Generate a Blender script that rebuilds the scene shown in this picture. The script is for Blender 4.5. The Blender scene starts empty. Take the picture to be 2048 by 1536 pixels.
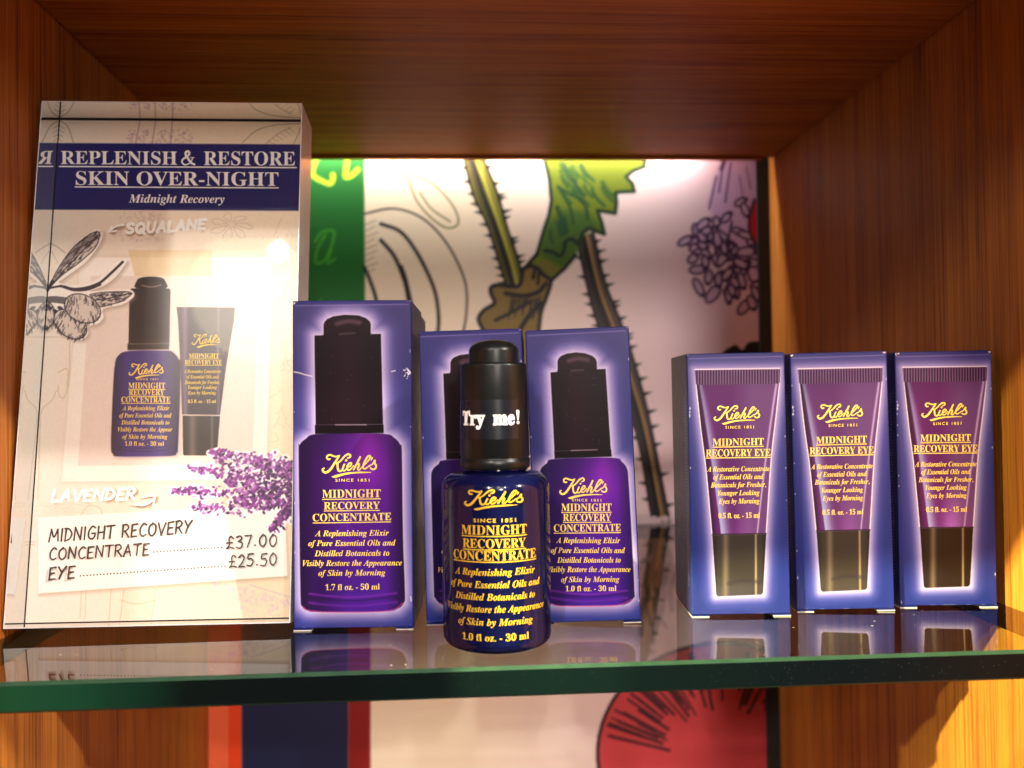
import bpy, math, random
import numpy as np
from mathutils import Matrix, Vector
random.seed(7); rng = np.random.default_rng(7)
SC = bpy.context.scene; COL = SC.collection

# ------------------------------------------------------------------ camera
FPX, CX, CY = 1800.0, 1024.0, 768.0
CAM = np.array([0.0, 0.0, 0.088])
def cam_axes(yaw, pitch, roll):
    fwd = np.array([math.sin(yaw)*math.cos(pitch), math.cos(yaw)*math.cos(pitch), math.sin(pitch)])
    r0 = np.array([math.cos(yaw), -math.sin(yaw), 0.0]); u0 = np.cross(r0, fwd)
    return np.array([math.cos(roll)*r0 - math.sin(roll)*u0, math.sin(roll)*r0 + math.cos(roll)*u0, fwd])
AX = cam_axes(*[math.radians(a) for a in (3.4795, 1.0336, 0.8)])
cd = bpy.data.cameras.new('camera'); cam = bpy.data.objects.new('camera', cd); COL.objects.link(cam)
cam.matrix_world = Matrix([[AX[0][i], AX[1][i], -AX[2][i], CAM[i]] for i in range(3)] + [[0, 0, 0, 1]])
cd.sensor_width = 36.0; cd.lens = 36.0*FPX/2048.0
cd.clip_start = 0.01; cd.clip_end = 50.0
cd.dof.use_dof = True; cd.dof.focus_distance = 0.353; cd.dof.aperture_fstop = 9.0
SC.camera = cam

# ------------------------------------------------------------------ world, exposure
W = bpy.data.worlds.new('World'); SC.world = W; W.use_nodes = True
bg = W.node_tree.nodes['Background']
bg.inputs[0].default_value = (0.60, 0.44, 0.38, 1); bg.inputs[1].default_value = 0.17
SC.view_settings.view_transform = 'Standard'; SC.view_settings.look = 'None'
SC.view_settings.exposure = 0.0; SC.view_settings.gamma = 1.0
SC.view_settings.use_curve_mapping = False
cy = SC.cycles
cy.use_denoising = True; cy.max_bounces = 10; cy.glossy_bounces = 6; cy.transparent_max_bounces = 16
cy.caustics_reflective = False; cy.caustics_refractive = False; cy.sample_clamp_indirect = 4.0

# ------------------------------------------------------------------ shop lamps and added soft lamps
def lamp(name, loc, aim, power, size, col):
    l = bpy.data.lights.new(name, 'AREA'); l.shape = 'DISK'; l.size = size; l.energy = power; l.color = col
    o = bpy.data.objects.new(name, l); COL.objects.link(o); o.location = loc
    o.rotation_euler = (Vector(aim) - Vector(loc)).to_track_quat('-Z', 'Y').to_euler()
    return o
AIM = (0.02, 0.35, 0.05)
WARM = (1.0, 0.99, 0.44); NEUT = (1.0, 0.93, 0.83)
lamp('shop_spotlight', (-1.85, -1.02, 1.82), (0.22, 0.40, -0.05), 680, 0.06, WARM)     # from the left onto the lower right wall
lamp('shop_spotlight', (-1.85, -1.02, 1.35), (0.22, 0.40, 0.02), 70, 0.06, WARM)
lamp('shop_spotlight', (1.90, -1.02, 2.20), (-0.17, 0.38, -0.05), 210, 0.06, WARM)     # from the right onto the lower left wall
lamp('shop_spotlight', (1.90, -1.02, 1.37), (-0.17, 0.36, 0.05), 92, 0.06, NEUT)
lamp('shop_spotlight', (-0.655, -1.985, 1.40), AIM, 11, 0.036, NEUT)      # ceiling spots further back in the shop
lamp('shop_spotlight', (-0.615, -1.995, 1.31), AIM, 9, 0.034, NEUT)
lamp('shop_spotlight', (-0.715, -2.02, 1.21), AIM, 11, 0.036, NEUT)
lamp('shop_spotlight', (-0.690, -2.03, 1.12), AIM, 8, 0.034, NEUT)
lamp('shop_spotlight', (0.95, -2.50, 1.50), AIM, 26, 0.075, NEUT)
lamp('shop_spotlight', (0.25, -2.60, 1.62), AIM, 20, 0.075, NEUT)
lamp('added_soft_lamp', (-0.98, -3.30, 1.72), AIM, 5.2, 0.66, (1.0, 0.84, 0.50))      # added broad lamp for the warm glare on the sign
lamp('added_soft_lamp', (0.75, -4.1, 1.16), AIM, 122, 0.5, (1.0, 0.91, 0.79))  # added soft fill from low and far back, reaching the sign's top
l = bpy.data.lights.new('led_strip', 'AREA'); l.shape = 'RECTANGLE'; l.size = 0.325; l.size_y = 0.005
l.energy = 1.2; l.color = (0.95, 1.0, 0.90)
o = bpy.data.objects.new('led_strip', l); COL.objects.link(o); o.location = (0.008, 0.6292, 0.2785)
o.rotation_euler = (math.radians(6), 0, 0)

# ------------------------------------------------------------------ materials
def mat(name):
    m = bpy.data.materials.new(name); m.use_nodes = True
    return m, m.node_tree.nodes, m.node_tree.links
def pbr(name, col, rough=0.5, spec=0.5, metal=0.0, coat=0.0, vary=0.0, scale=200.0, bump=0.0):
    m, n, k = mat(name); b = n['Principled BSDF']
    b.inputs['Base Color'].default_value = (*col, 1); b.inputs['Roughness'].default_value = rough
    b.inputs['Specular IOR Level'].default_value = spec; b.inputs['Metallic'].default_value = metal
    b.inputs['Coat Weight'].default_value = coat; b.inputs['Coat Roughness'].default_value = 0.04
    tc = n.new('ShaderNodeTexCoord'); nz = n.new('ShaderNodeTexNoise'); nz.inputs['Scale'].default_value = scale
    nz.inputs['Detail'].default_value = 4
    k.new(tc.outputs['Object'], nz.inputs['Vector'])
    if vary:
        mx = n.new('ShaderNodeMixRGB'); mx.blend_type = 'MIX'
        mx.inputs[1].default_value = (*[c*(1-vary) for c in col], 1); mx.inputs[2].default_value = (*[min(1, c*(1+vary)) for c in col], 1)
        k.new(nz.outputs['Fac'], mx.inputs[0]); k.new(mx.outputs[0], b.inputs['Base Color'])
    mr = n.new('ShaderNodeMapRange'); mr.inputs['To Min'].default_value = rough*0.8; mr.inputs['To Max'].default_value = min(1, rough*1.2)
    k.new(nz.outputs['Fac'], mr.inputs['Value']); k.new(mr.outputs[0], b.inputs['Roughness'])
    if bump:
        bp = n.new('ShaderNodeBump'); bp.inputs['Strength'].default_value = bump; bp.inputs['Distance'].default_value = 0.0004
        k.new(nz.outputs['Fac'], bp.inputs['Height']); k.new(bp.outputs[0], b.inputs['Normal'])
    return m
def print_mat(name, rough, spec=0.5, coat=0.0, coat_rough=0.05, bump=0.0):
    m, n, k = mat(name); b = n['Principled BSDF']
    a = n.new('ShaderNodeAttribute'); a.attribute_name = 'print'
    tc = n.new('ShaderNodeTexCoord'); nz = n.new('ShaderNodeTexNoise'); nz.inputs['Scale'].default_value = 900
    k.new(tc.outputs['Object'], nz.inputs['Vector'])
    mx = n.new('ShaderNodeMixRGB'); mx.blend_type = 'MULTIPLY'; mx.inputs[0].default_value = 1
    mr = n.new('ShaderNodeMapRange'); mr.inputs['To Min'].default_value = 0.93; mr.inputs['To Max'].default_value = 1.07
    k.new(nz.outputs['Fac'], mr.inputs['Value']); k.new(a.outputs['Color'], mx.inputs[1]); k.new(mr.outputs[0], mx.inputs[2])
    k.new(mx.outputs[0], b.inputs['Base Color'])
    b.inputs['Roughness'].default_value = rough; b.inputs['Specular IOR Level'].default_value = spec
    b.inputs['Coat Weight'].default_value = coat; b.inputs['Coat Roughness'].default_value = coat_rough
    if bump:
        n2 = n.new('ShaderNodeTexNoise'); n2.inputs['Scale'].default_value = 60; k.new(tc.outputs['Object'], n2.inputs['Vector'])
        bp = n.new('ShaderNodeBump'); bp.inputs['Strength'].default_value = bump; bp.inputs['Distance'].default_value = 0.001
        k.new(n2.outputs['Fac'], bp.inputs['Height']); k.new(bp.outputs[0], b.inputs['Normal'])
    return m
def wood_mat(name, scale, dark, mid, light):
    m, n, k = mat(name); b = n['Principled BSDF']
    tc = n.new('ShaderNodeTexCoord')
    def noise(sc, detail, rough, dist=0.0):
        mp = n.new('ShaderNodeMapping'); mp.inputs['Scale'].default_value = sc
        nz = n.new('ShaderNodeTexNoise'); nz.inputs['Scale'].default_value = 1.0; nz.inputs['Detail'].default_value = detail
        nz.inputs['Roughness'].default_value = rough; nz.inputs['Distortion'].default_value = dist
        k.new(tc.outputs['Object'], mp.inputs['Vector']); k.new(mp.outputs[0], nz.inputs['Vector']); return nz
    g1 = noise(scale, 5, 0.65, 0.25)
    g2 = noise(tuple(s*3.1 for s in scale), 3, 0.6)
    g3 = noise(tuple(max(s*0.16, 2.2) for s in scale), 2, 0.5)
    ad = n.new('ShaderNodeMath'); ad.operation = 'MULTIPLY_ADD'; ad.inputs[1].default_value = 0.45
    k.new(g2.outputs['Fac'], ad.inputs[0]); k.new(g1.outputs['Fac'], ad.inputs[2])
    ad2 = n.new('ShaderNodeMath'); ad2.operation = 'MULTIPLY_ADD'; ad2.inputs[1].default_value = 0.5
    k.new(g3.outputs['Fac'], ad2.inputs[0]); k.new(ad.outputs[0], ad2.inputs[2])
    cr = n.new('ShaderNodeValToRGB'); e = cr.color_ramp.elements
    mr = n.new('ShaderNodeMapRange'); mr.inputs['From Min'].default_value = 0.74; mr.inputs['From Max'].default_value = 1.20
    k.new(ad2.outputs[0], mr.inputs['Value']); k.new(mr.outputs[0], cr.inputs[0])
    e[0].position = 0.0; e[0].color = (*dark, 1); e[1].position = 1.0; e[1].color = (*light, 1)
    x = e.new(0.42); x.color = (*mid, 1)
    k.new(cr.outputs[0], b.inputs['Base Color'])
    b.inputs['Roughness'].default_value = 0.5; b.inputs['Specular IOR Level'].default_value = 0.18
    bp = n.new('ShaderNodeBump'); bp.inputs['Strength'].default_value = 0.25; bp.inputs['Distance'].default_value = 0.0004
    k.new(ad.outputs[0], bp.inputs['Height']); k.new(bp.outputs[0], b.inputs['Normal'])
    return m
WD, WM, WL = (0.120, 0.028, 0.007), (0.34, 0.099, 0.017), (0.50, 0.175, 0.026)
M_WOODV = wood_mat('oak veneer vertical grain', (620, 620, 9), WD, WM, WL)
M_WOODH = wood_mat('oak veneer cross grain', (9, 620, 620), WD, WM, WL)
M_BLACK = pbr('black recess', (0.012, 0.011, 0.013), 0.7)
M_GOLD = pbr('gold ink', (0.86, 0.60, 0.09), 0.38, 0.5, vary=0.06)
M_GOLDB = pbr('gold enamel', (0.56, 0.33, 0.016), 0.45, 0.4)
M_WHITE = pbr('white ink', (0.84, 0.80, 0.80), 0.45)
M_WHITE2 = pbr('bright white ink', (0.92, 0.92, 0.92), 0.45)
M_CAPT = pbr('cream white ink', (0.95, 0.92, 0.89), 0.45)
M_PENCIL = pbr('brown black ink', (0.035, 0.018, 0.016), 0.5)
M_PAPER = pbr('bare card edge', (0.50, 0.46, 0.40), 0.7)
M_CARTON = pbr('navy carton', (0.014, 0.018, 0.110), 0.36, 0.2, vary=0.12, bump=0.05)
M_FINE = pbr('faint print', (0.24, 0.24, 0.36), 0.5)
M_PRINT = print_mat('printed carton', 0.30, 0.16, 0.03, 0.10, bump=0.04)
M_SHEET = print_mat('printed sheet', 0.30, 0.45)
M_MURAL = print_mat('printed wall panel', 0.55, 0.3)
M_ACRYL = pbr('polished acrylic edge', (0.70, 0.67, 0.69), 0.12, 0.5, vary=0.2, scale=40)
M_CAP = pbr('black matte plastic', (0.006, 0.007, 0.007), 0.33, 0.26, vary=0.15, bump=0.02)
M_STICK = pbr('navy film sticker', (0.006, 0.007, 0.012), 0.26, 0.36, vary=0.2)
M_FOOT = pbr('clear grey plastic', (0.2, 0.2, 0.2), 0.3)
m, n, k = mat('cobalt bottle glass'); M_COBALT = m; b = n['Principled BSDF']
b.inputs['Base Color'].default_value = (0.0026, 0.0034, 0.030, 1); b.inputs['Roughness'].default_value = 0.07
b.inputs['Specular IOR Level'].default_value = 0.27; b.inputs['Coat Weight'].default_value = 0.03; b.inputs['Coat Roughness'].default_value = 0.02
tc = n.new('ShaderNodeTexCoord'); nz = n.new('ShaderNodeTexNoise'); nz.inputs['Scale'].default_value = 60
k.new(tc.outputs['Object'], nz.inputs['Vector']); mr = n.new('ShaderNodeMapRange')
mr.inputs['To Min'].default_value = 0.08; mr.inputs['To Max'].default_value = 0.16
k.new(nz.outputs['Fac'], mr.inputs['Value']); k.new(mr.outputs[0], b.inputs['Roughness'])
def clear_mat(name, ior, tint, rough, dust=False):
    m, n, k = mat(name); n.remove(n['Principled BSDF']); out = n['Material Output']
    t = n.new('ShaderNodeBsdfTransparent'); t.inputs[0].default_value = (*tint, 1)
    g = n.new('ShaderNodeBsdfGlossy'); g.inputs['Roughness'].default_value = rough
    f = n.new('ShaderNodeFresnel'); ge = n.new('ShaderNodeNewGeometry')
    iv = n.new('ShaderNodeMapRange'); iv.inputs['To Min'].default_value = ior; iv.inputs['To Max'].default_value = 1.0/ior   # same reflectance from both sides
    k.new(ge.outputs['Backfacing'], iv.inputs['Value']); k.new(iv.outputs[0], f.inputs[0])
    mx = n.new('ShaderNodeMixShader'); k.new(f.outputs[0], mx.inputs[0]); k.new(t.outputs[0], mx.inputs[1]); k.new(g.outputs[0], mx.inputs[2])
    last = mx
    if dust:
        tc = n.new('ShaderNodeTexCoord'); v = n.new('ShaderNodeTexVoronoi'); v.inputs['Scale'].default_value = 190
        v.inputs['Randomness'].default_value = 1.0
        k.new(tc.outputs['Object'], v.inputs['Vector'])
        nz = n.new('ShaderNodeTexNoise'); nz.inputs['Scale'].default_value = 22; k.new(tc.outputs['Object'], nz.inputs['Vector'])
        th = n.new('ShaderNodeMapRange'); th.inputs['From Min'].default_value = 0.45; th.inputs['From Max'].default_value = 0.75
        th.inputs['To Min'].default_value = 0.0; th.inputs['To Max'].default_value = 0.13
        k.new(nz.outputs['Fac'], th.inputs['Value'])
        lt = n.new('ShaderNodeMath'); lt.operation = 'LESS_THAN'; k.new(v.outputs['Distance'], lt.inputs[0]); k.new(th.outputs[0], lt.inputs[1])
        sc = n.new('ShaderNodeMath'); sc.operation = 'MULTIPLY'; sc.inputs[1].default_value = 0.5; k.new(lt.outputs[0], sc.inputs[0])
        d = n.new('ShaderNodeBsdfDiffuse'); d.inputs[0].default_value = (0.7, 0.66, 0.6, 1)
        m2 = n.new('ShaderNodeMixShader'); k.new(sc.outputs[0], m2.inputs[0]); k.new(mx.outputs[0], m2.inputs[1]); k.new(d.outputs[0], m2.inputs[2])
        last = m2
    k.new(last.outputs[0], out.inputs['Surface']); return m
M_GLASSTOP = clear_mat('shelf glass surface', 2.1, (0.80, 0.88, 0.83), 0.012, True)
M_GLASSBOT = clear_mat('shelf glass underside', 1.05, (0.96, 0.98, 0.97), 0.05)
M_PANE = clear_mat('clear acrylic face', 1.49, (0.97, 0.97, 0.97), 0.022)
m, n, k = mat('acrylic inner reflection'); M_TIR = m; n.remove(n['Principled BSDF'])
g = n.new('ShaderNodeBsdfGlossy'); g.inputs['Color'].default_value = (0.93, 0.93, 0.92, 1); g.inputs['Roughness'].default_value = 0.015
k.new(g.outputs[0], n['Material Output'].inputs['Surface'])
# green glass edge: inner light painted as a colour ramp, plus dust specks
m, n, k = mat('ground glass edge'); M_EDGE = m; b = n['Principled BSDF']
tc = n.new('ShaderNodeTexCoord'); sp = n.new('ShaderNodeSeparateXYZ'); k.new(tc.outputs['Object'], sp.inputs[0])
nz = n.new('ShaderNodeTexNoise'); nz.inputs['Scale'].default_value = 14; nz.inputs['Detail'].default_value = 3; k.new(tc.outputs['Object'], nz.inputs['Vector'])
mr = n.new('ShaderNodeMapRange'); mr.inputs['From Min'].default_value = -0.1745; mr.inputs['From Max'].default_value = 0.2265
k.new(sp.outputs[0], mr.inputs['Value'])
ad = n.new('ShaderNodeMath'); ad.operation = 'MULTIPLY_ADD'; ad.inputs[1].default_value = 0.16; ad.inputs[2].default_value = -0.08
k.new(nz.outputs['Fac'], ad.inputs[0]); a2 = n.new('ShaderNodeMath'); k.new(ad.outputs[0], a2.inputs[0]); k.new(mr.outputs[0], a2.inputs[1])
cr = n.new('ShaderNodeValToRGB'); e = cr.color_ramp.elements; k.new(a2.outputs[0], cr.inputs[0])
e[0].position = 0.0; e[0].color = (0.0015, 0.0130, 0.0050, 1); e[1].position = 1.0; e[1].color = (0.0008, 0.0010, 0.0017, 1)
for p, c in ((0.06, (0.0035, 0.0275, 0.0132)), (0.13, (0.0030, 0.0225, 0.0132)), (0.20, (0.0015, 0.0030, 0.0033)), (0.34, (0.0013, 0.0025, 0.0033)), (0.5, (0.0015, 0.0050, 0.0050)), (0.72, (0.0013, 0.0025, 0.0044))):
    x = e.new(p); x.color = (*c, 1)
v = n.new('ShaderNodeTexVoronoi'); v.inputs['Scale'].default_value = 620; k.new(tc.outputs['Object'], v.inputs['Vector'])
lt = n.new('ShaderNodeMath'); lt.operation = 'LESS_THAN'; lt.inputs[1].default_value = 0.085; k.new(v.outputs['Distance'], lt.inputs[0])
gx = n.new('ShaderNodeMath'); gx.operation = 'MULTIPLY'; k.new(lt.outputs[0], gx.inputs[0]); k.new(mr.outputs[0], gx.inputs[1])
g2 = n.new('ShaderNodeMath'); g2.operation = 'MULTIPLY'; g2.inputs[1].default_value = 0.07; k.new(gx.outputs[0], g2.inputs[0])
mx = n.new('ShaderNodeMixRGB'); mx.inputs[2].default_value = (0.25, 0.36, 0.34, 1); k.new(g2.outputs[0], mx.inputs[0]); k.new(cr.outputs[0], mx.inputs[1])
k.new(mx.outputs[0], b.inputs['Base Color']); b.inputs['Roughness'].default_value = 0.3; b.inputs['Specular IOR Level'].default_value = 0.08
M_ARRIS = pbr('ground glass arris', (0.012, 0.030, 0.022), 0.5, 0.12, vary=0.35, scale=120)

# ------------------------------------------------------------------ mesh helpers
def link(name, me, parent=None):
    o = bpy.data.objects.new(name, me); COL.objects.link(o)
    if parent: o.parent = parent
    return o
def mesh(name, V, F, mats, parent=None, fm=None, smooth=False):
    me = bpy.data.meshes.new(name); me.from_pydata([tuple(v) for v in V], [], [tuple(f) for f in F])
    for m in (mats if isinstance(mats, (list, tuple)) else [mats]): me.materials.append(m)
    if fm is not None: me.polygons.foreach_set('material_index', fm)
    if smooth: me.polygons.foreach_set('use_smooth', [True]*len(me.polygons))
    me.update(); return link(name, me, parent)
def thing(name, label, cat, loc=(0, 0, 0), group=None):
    o = bpy.data.objects.new(name, None); COL.objects.link(o); o.empty_display_size = 0.02
    o.location = loc; o['label'] = label; o['category'] = cat
    if group: o['group'] = group
    return o
def box(lo, hi):
    (a, b_, c), (d, e_, f) = lo, hi
    V = [(a, b_, c), (d, b_, c), (d, e_, c), (a, e_, c), (a, b_, f), (d, b_, f), (d, e_, f), (a, e_, f)]
    return V, [(0, 3, 2, 1), (4, 5, 6, 7), (0, 1, 5, 4), (1, 2, 6, 5), (2, 3, 7, 6), (3, 0, 4, 7)]
def bevel(o, w, seg=2):
    m = o.modifiers.new('bevel', 'BEVEL'); m.width = w; m.segments = seg; m.limit_method = 'ANGLE'
    return o
def lathe(name, prof, mat_, parent, segs=96, smooth_angle=40):
    V, F = [], []
    for (r, z) in prof:
        for i in range(segs):
            a = 2*math.pi*i/segs; V.append((r*math.cos(a), r*math.sin(a), z))
    for j in range(len(prof)-1):
        for i in range(segs):
            i2 = (i+1) % segs; F.append((j*segs+i, j*segs+i2, (j+1)*segs+i2, (j+1)*segs+i))
    F.append(tuple(range(segs))[::-1]); F.append(tuple((len(prof)-1)*segs+i for i in range(segs)))
    o = mesh(name, V, F, mat_, parent, smooth=True)
    o.data.set_sharp_from_angle(angle=math.radians(smooth_angle)); return o
def arc(cx, cz, r, a0, a1, n_=8):
    return [(cx + r*math.cos(math.radians(a0+(a1-a0)*i/n_)), cz + r*math.sin(math.radians(a0+(a1-a0)*i/n_))) for i in range(n_+1)]
def lin(c):
    c = np.asarray(c, float)/255.0
    return np.where(c <= 0.04045, c/12.92, ((c+0.055)/1.055)**2.4)

# photo-layout helpers: the printed artwork is measured in layout units and mapped onto its flat face
def homog(src, dst):
    A = []
    for (x, y), (u, v) in zip(src, dst):
        A.append([x, y, 1, 0, 0, 0, -u*x, -u*y, -u]); A.append([0, 0, 0, x, y, 1, -v*x, -v*y, -v])
    return np.linalg.svd(np.array(A))[2][-1].reshape(3, 3)
def happly(H, P):
    P = np.asarray(P, float); q = np.c_[P, np.ones(len(P))] @ H.T
    return q[:, :2]/q[:, 2:3]
def project(P):
    d = (np.asarray(P, float) - CAM) @ AX.T
    return np.c_[CX + FPX*d[:, 0]/d[:, 2], CY - FPX*d[:, 1]/d[:, 2]]

# ------------------------------------------------------------------ printing canvas (colour per grid point)
def sm(pts, n_=6, closed=False):
    P = np.array(pts, float)
    if len(P) < 3: return P
    Q = np.vstack([P[-1:], P, P[:2]]) if closed else np.vstack([2*P[0]-P[1], P, 2*P[-1]-P[-2]])
    out = []
    for i in range(1, len(Q)-2):
        p0, p1, p2, p3 = Q[i-1], Q[i], Q[i+1], Q[i+2]
        for t in np.arange(n_)/n_:
            out.append(0.5*((2*p1)+(-p0+p2)*t+(2*p0-5*p1+4*p2-p3)*t*t+(-p0+3*p1-3*p2+p3)*t**3))
    if not closed: out.append(P[-1])
    return np.array(out)
class Canvas:
    def __init__(s, XY, base):
        s.X, s.Y = XY[:, 0].copy(), XY[:, 1].copy(); s.C = np.tile(np.asarray(base, float), (len(XY), 1))
        s.soft = 1.6
    def sel(s, pts, pad):
        p = np.asarray(pts); (x0, y0), (x1, y1) = p.min(0)-pad, p.max(0)+pad
        return np.nonzero((s.X > x0) & (s.X < x1) & (s.Y > y0) & (s.Y < y1))[0]
    def mix(s, i, a, col):
        a = np.clip(a, 0, 1)[:, None]
        if callable(col): col = col(s.X[i], s.Y[i])
        s.C[i] = s.C[i]*(1-a) + np.asarray(col, float)*a
    def dist(s, i, pts, closed=False):
        P = np.asarray(pts, float); x, y = s.X[i], s.Y[i]; d = np.full(len(i), 1e9)
        n_ = len(P); ins = np.zeros(len(i), bool)
        for j in range(n_ if closed else n_-1):
            a, b_ = P[j], P[(j+1) % n_]; e_ = b_-a; L = e_@e_ + 1e-12
            t = np.clip(((x-a[0])*e_[0]+(y-a[1])*e_[1])/L, 0, 1)
            d = np.minimum(d, (x-a[0]-t*e_[0])**2+(y-a[1]-t*e_[1])**2)
            if closed:
                c = (a[1] > y) != (b_[1] > y)
                xx = a[0] + (y-a[1])*e_[0]/(e_[1] if abs(e_[1]) > 1e-9 else 1e-9)
                ins ^= c & (x < xx)
        d = np.sqrt(d)
        return np.where(ins, -d, d) if closed else d
    def poly(s, pts, col, alpha=1.0, soft=None):
        soft = soft or s.soft; i = s.sel(pts, soft*2)
        if len(i): s.mix(i, alpha*np.clip(0.5 - s.dist(i, pts, True)/soft, 0, 1), col)
    def line(s, pts, w, col, alpha=1.0, soft=None):
        soft = soft or s.soft; i = s.sel(pts, w+soft*2)
        if len(i): s.mix(i, alpha*np.clip(0.5 - (s.dist(i, pts)-w/2)/soft, 0, 1), col)
    def blob(s, cx, cy_, rx, ry, ang, col, alpha=1.0, soft=None):
        soft = soft or s.soft; r = max(rx, ry)
        i = np.nonzero((abs(s.X-cx) < r+soft*2) & (abs(s.Y-cy_) < r+soft*2))[0]
        if not len(i): return
        c, q = math.cos(ang), math.sin(ang); x, y = s.X[i]-cx, s.Y[i]-cy_
        u, v = (c*x+q*y)/rx, (-q*x+c*y)/ry; rr = np.sqrt(u*u+v*v)+1e-9
        s.mix(i, alpha*np.clip(0.5-(rr-1)*min(rx, ry)/soft, 0, 1), col)
    def glow(s, pts, col, reach, alpha=1.0, power=1.6):
        i = s.sel(pts, reach); d = np.maximum(s.dist(i, pts, True), 0)
        s.mix(i, alpha*np.clip(1-d/reach, 0, 1)**power, col)
def grid_sheet(name, mat_, parent, nu, nv, place, layout, paint, smooth=True):
    """place(u,v)->xyz local, layout(u,v)->photo units, paint(canvas)"""
    u, v = np.meshgrid(np.linspace(0, 1, nu), np.linspace(0, 1, nv)); u, v = u.ravel(), v.ravel()
    P = place(u, v); cv = Canvas(layout(u, v), (128, 128, 128)); paint(cv)
    j, i = np.meshgrid(np.arange(nv-1), np.arange(nu-1), indexing='ij'); a = (j*nu+i).ravel()
    F = np.c_[a, a+1, a+nu+1, a+nu].astype(np.int32)
    me = bpy.data.meshes.new(name); me.vertices.add(len(P)); me.vertices.foreach_set('co', P.astype(np.float32).ravel())
    me.loops.add(F.size); me.loops.foreach_set('vertex_index', F.ravel())
    me.polygons.add(len(F)); me.polygons.foreach_set('loop_start', np.arange(0, F.size, 4, dtype=np.int32))
    me.update(calc_edges=True); me.validate()
    ca = me.color_attributes.new('print', 'FLOAT_COLOR', 'POINT')
    c = np.c_[lin(np.clip(cv.C, 0, 255)), np.ones(len(P))].astype(np.float32); ca.data.foreach_set('color', c.ravel())
    me.materials.append(mat_); return link(name, me, parent)

# ------------------------------------------------------------------ lettering
def styled(s, st):
    U, L, D = {'b': (0x1D400, 0x1D41A, 0x1D7CE), 'bi': (0x1D468, 0x1D482, 0x1D7CE)}.get(st, (65, 97, 48))
    return ''.join(chr(U+ord(c)-65) if 'A' <= c <= 'Z' else chr(L+ord(c)-97) if 'a' <= c <= 'z' else chr(D+ord(c)-48) if '0' <= c <= '9' else c for c in s)
_gc = {}
def glyphs(s, st, fat=0.0, space=1.0):
    key = (s, st, fat, space)
    if key in _gc: return _gc[key]
    c = bpy.data.curves.new('lettering', 'FONT'); c.body = styled(s, st); c.size = 1; c.resolution_u = 3
    c.offset = fat; c.space_character = space
    o = bpy.data.objects.new('lettering', c); me = bpy.data.meshes.new_from_object(o)
    V = np.zeros(len(me.vertices)*3); me.vertices.foreach_get('co', V); V = V.reshape(-1, 3)[:, :2]
    F = [tuple(p.vertices) for p in me.polygons]
    par = list(range(len(V)))
    def find(a):
        while par[a] != a: par[a] = par[par[a]]; a = par[a]
        return a
    for f in F:
        for q in f[1:]: par[find(q)] = find(f[0])
    roots = {}; lay = np.array([roots.setdefault(find(i), len(roots)) % 5 for i in range(len(V))])
    bpy.data.objects.remove(o); bpy.data.curves.remove(c); bpy.data.meshes.remove(me)
    _gc[key] = (V, F, lay); return _gc[key]
CAPH = {}
def cap_height(st):
    if st not in CAPH:
        V = glyphs('H', st)[0]; CAPH[st] = V[:, 1].max()
    return CAPH[st]
class Ink:
    """flat shapes in layout units, later mapped onto a surface"""
    def __init__(s): s.V, s.F, s.L, s.n = [], [], [], 0
    def add(s, V, F, lay):
        o = s.n; s.V.append(np.asarray(V, float)); s.L.append(np.broadcast_to(np.asarray(lay, float), (len(V),)))
        s.F += [tuple(i+o for i in f) for f in F]; s.n += len(V)
    def text(s, t, st, x0, x1, yb0, yb1, cap, fat=0.0, lay=0, space=1.0):
        V, F, l_ = glyphs(t, st, fat, space); a, b_ = V[:, 0].min(), V[:, 0].max()
        x = x0 + (V[:, 0]-a)/(b_-a)*(x1-x0); y = yb0 + (x-x0)/(x1-x0)*(yb1-yb0) - V[:, 1]*cap/cap_height(st)
        s.add(np.c_[x, y], F, l_+lay)
    def bar(s, x0, y0, x1, y1, w, lay=6, n_=16):
        t = np.linspace(0, 1, n_+1); X = x0+(x1-x0)*t; Y = y0+(y1-y0)*t
        s.add(np.r_[np.c_[X, Y-w/2], np.c_[X, Y+w/2]], [(i, i+1, n_+2+i, n_+1+i) for i in range(n_)], lay)
    def stroke(s, pts, w0, w1=None, lay=0, smooth=5, w_mid=None):
        P = sm(pts, smooth) if smooth else np.array(pts, float)
        n_ = len(P); t = np.linspace(0, 1, n_); w1 = w0 if w1 is None else w1
        w = w0+(w1-w0)*t
        if w_mid: w = w + (w_mid-(w0+w1)/2)*np.sin(np.pi*t)
        T = np.gradient(P, axis=0); T /= (np.linalg.norm(T, axis=1)[:, None]+1e-9); N = np.c_[-T[:, 1], T[:, 0]]
        L = lay + 3*t
        s.add(np.r_[P+N*w[:, None]/2, P-N*w[:, None]/2], [(i, i+1, n_+i+1, n_+i) for i in range(n_-1)], np.r_[L, L])
        for q, d, ww, ll in ((P[0], -T[0], w[0], lay-0.5), (P[-1], T[-1], w[-1], lay+3.5)):
            a0 = math.atan2(d[1], d[0]); A = a0+np.linspace(-math.pi/2, math.pi/2, 7)
            s.add(np.r_[[q], np.c_[q[0]+np.cos(A)*ww/2, q[1]+np.sin(A)*ww/2]], [(0, i, i+1) for i in range(1, 7)], ll)
    def disc(s, x, y, r, lay=0):
        A = np.linspace(0, 2*math.pi, 13)[:-1]; s.add(np.c_[x+r*np.cos(A), y+r*np.sin(A)], [tuple(range(12))], lay)
    def shape(s, pts, lay=0): s.add(pts, [tuple(range(len(pts)))], lay)
    def build(s, name, mat_, parent, mapper):
        V = np.vstack(s.V); L = np.concatenate(s.L); P = mapper(V, L)
        return mesh(name, P, s.F, mat_, parent)
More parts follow.
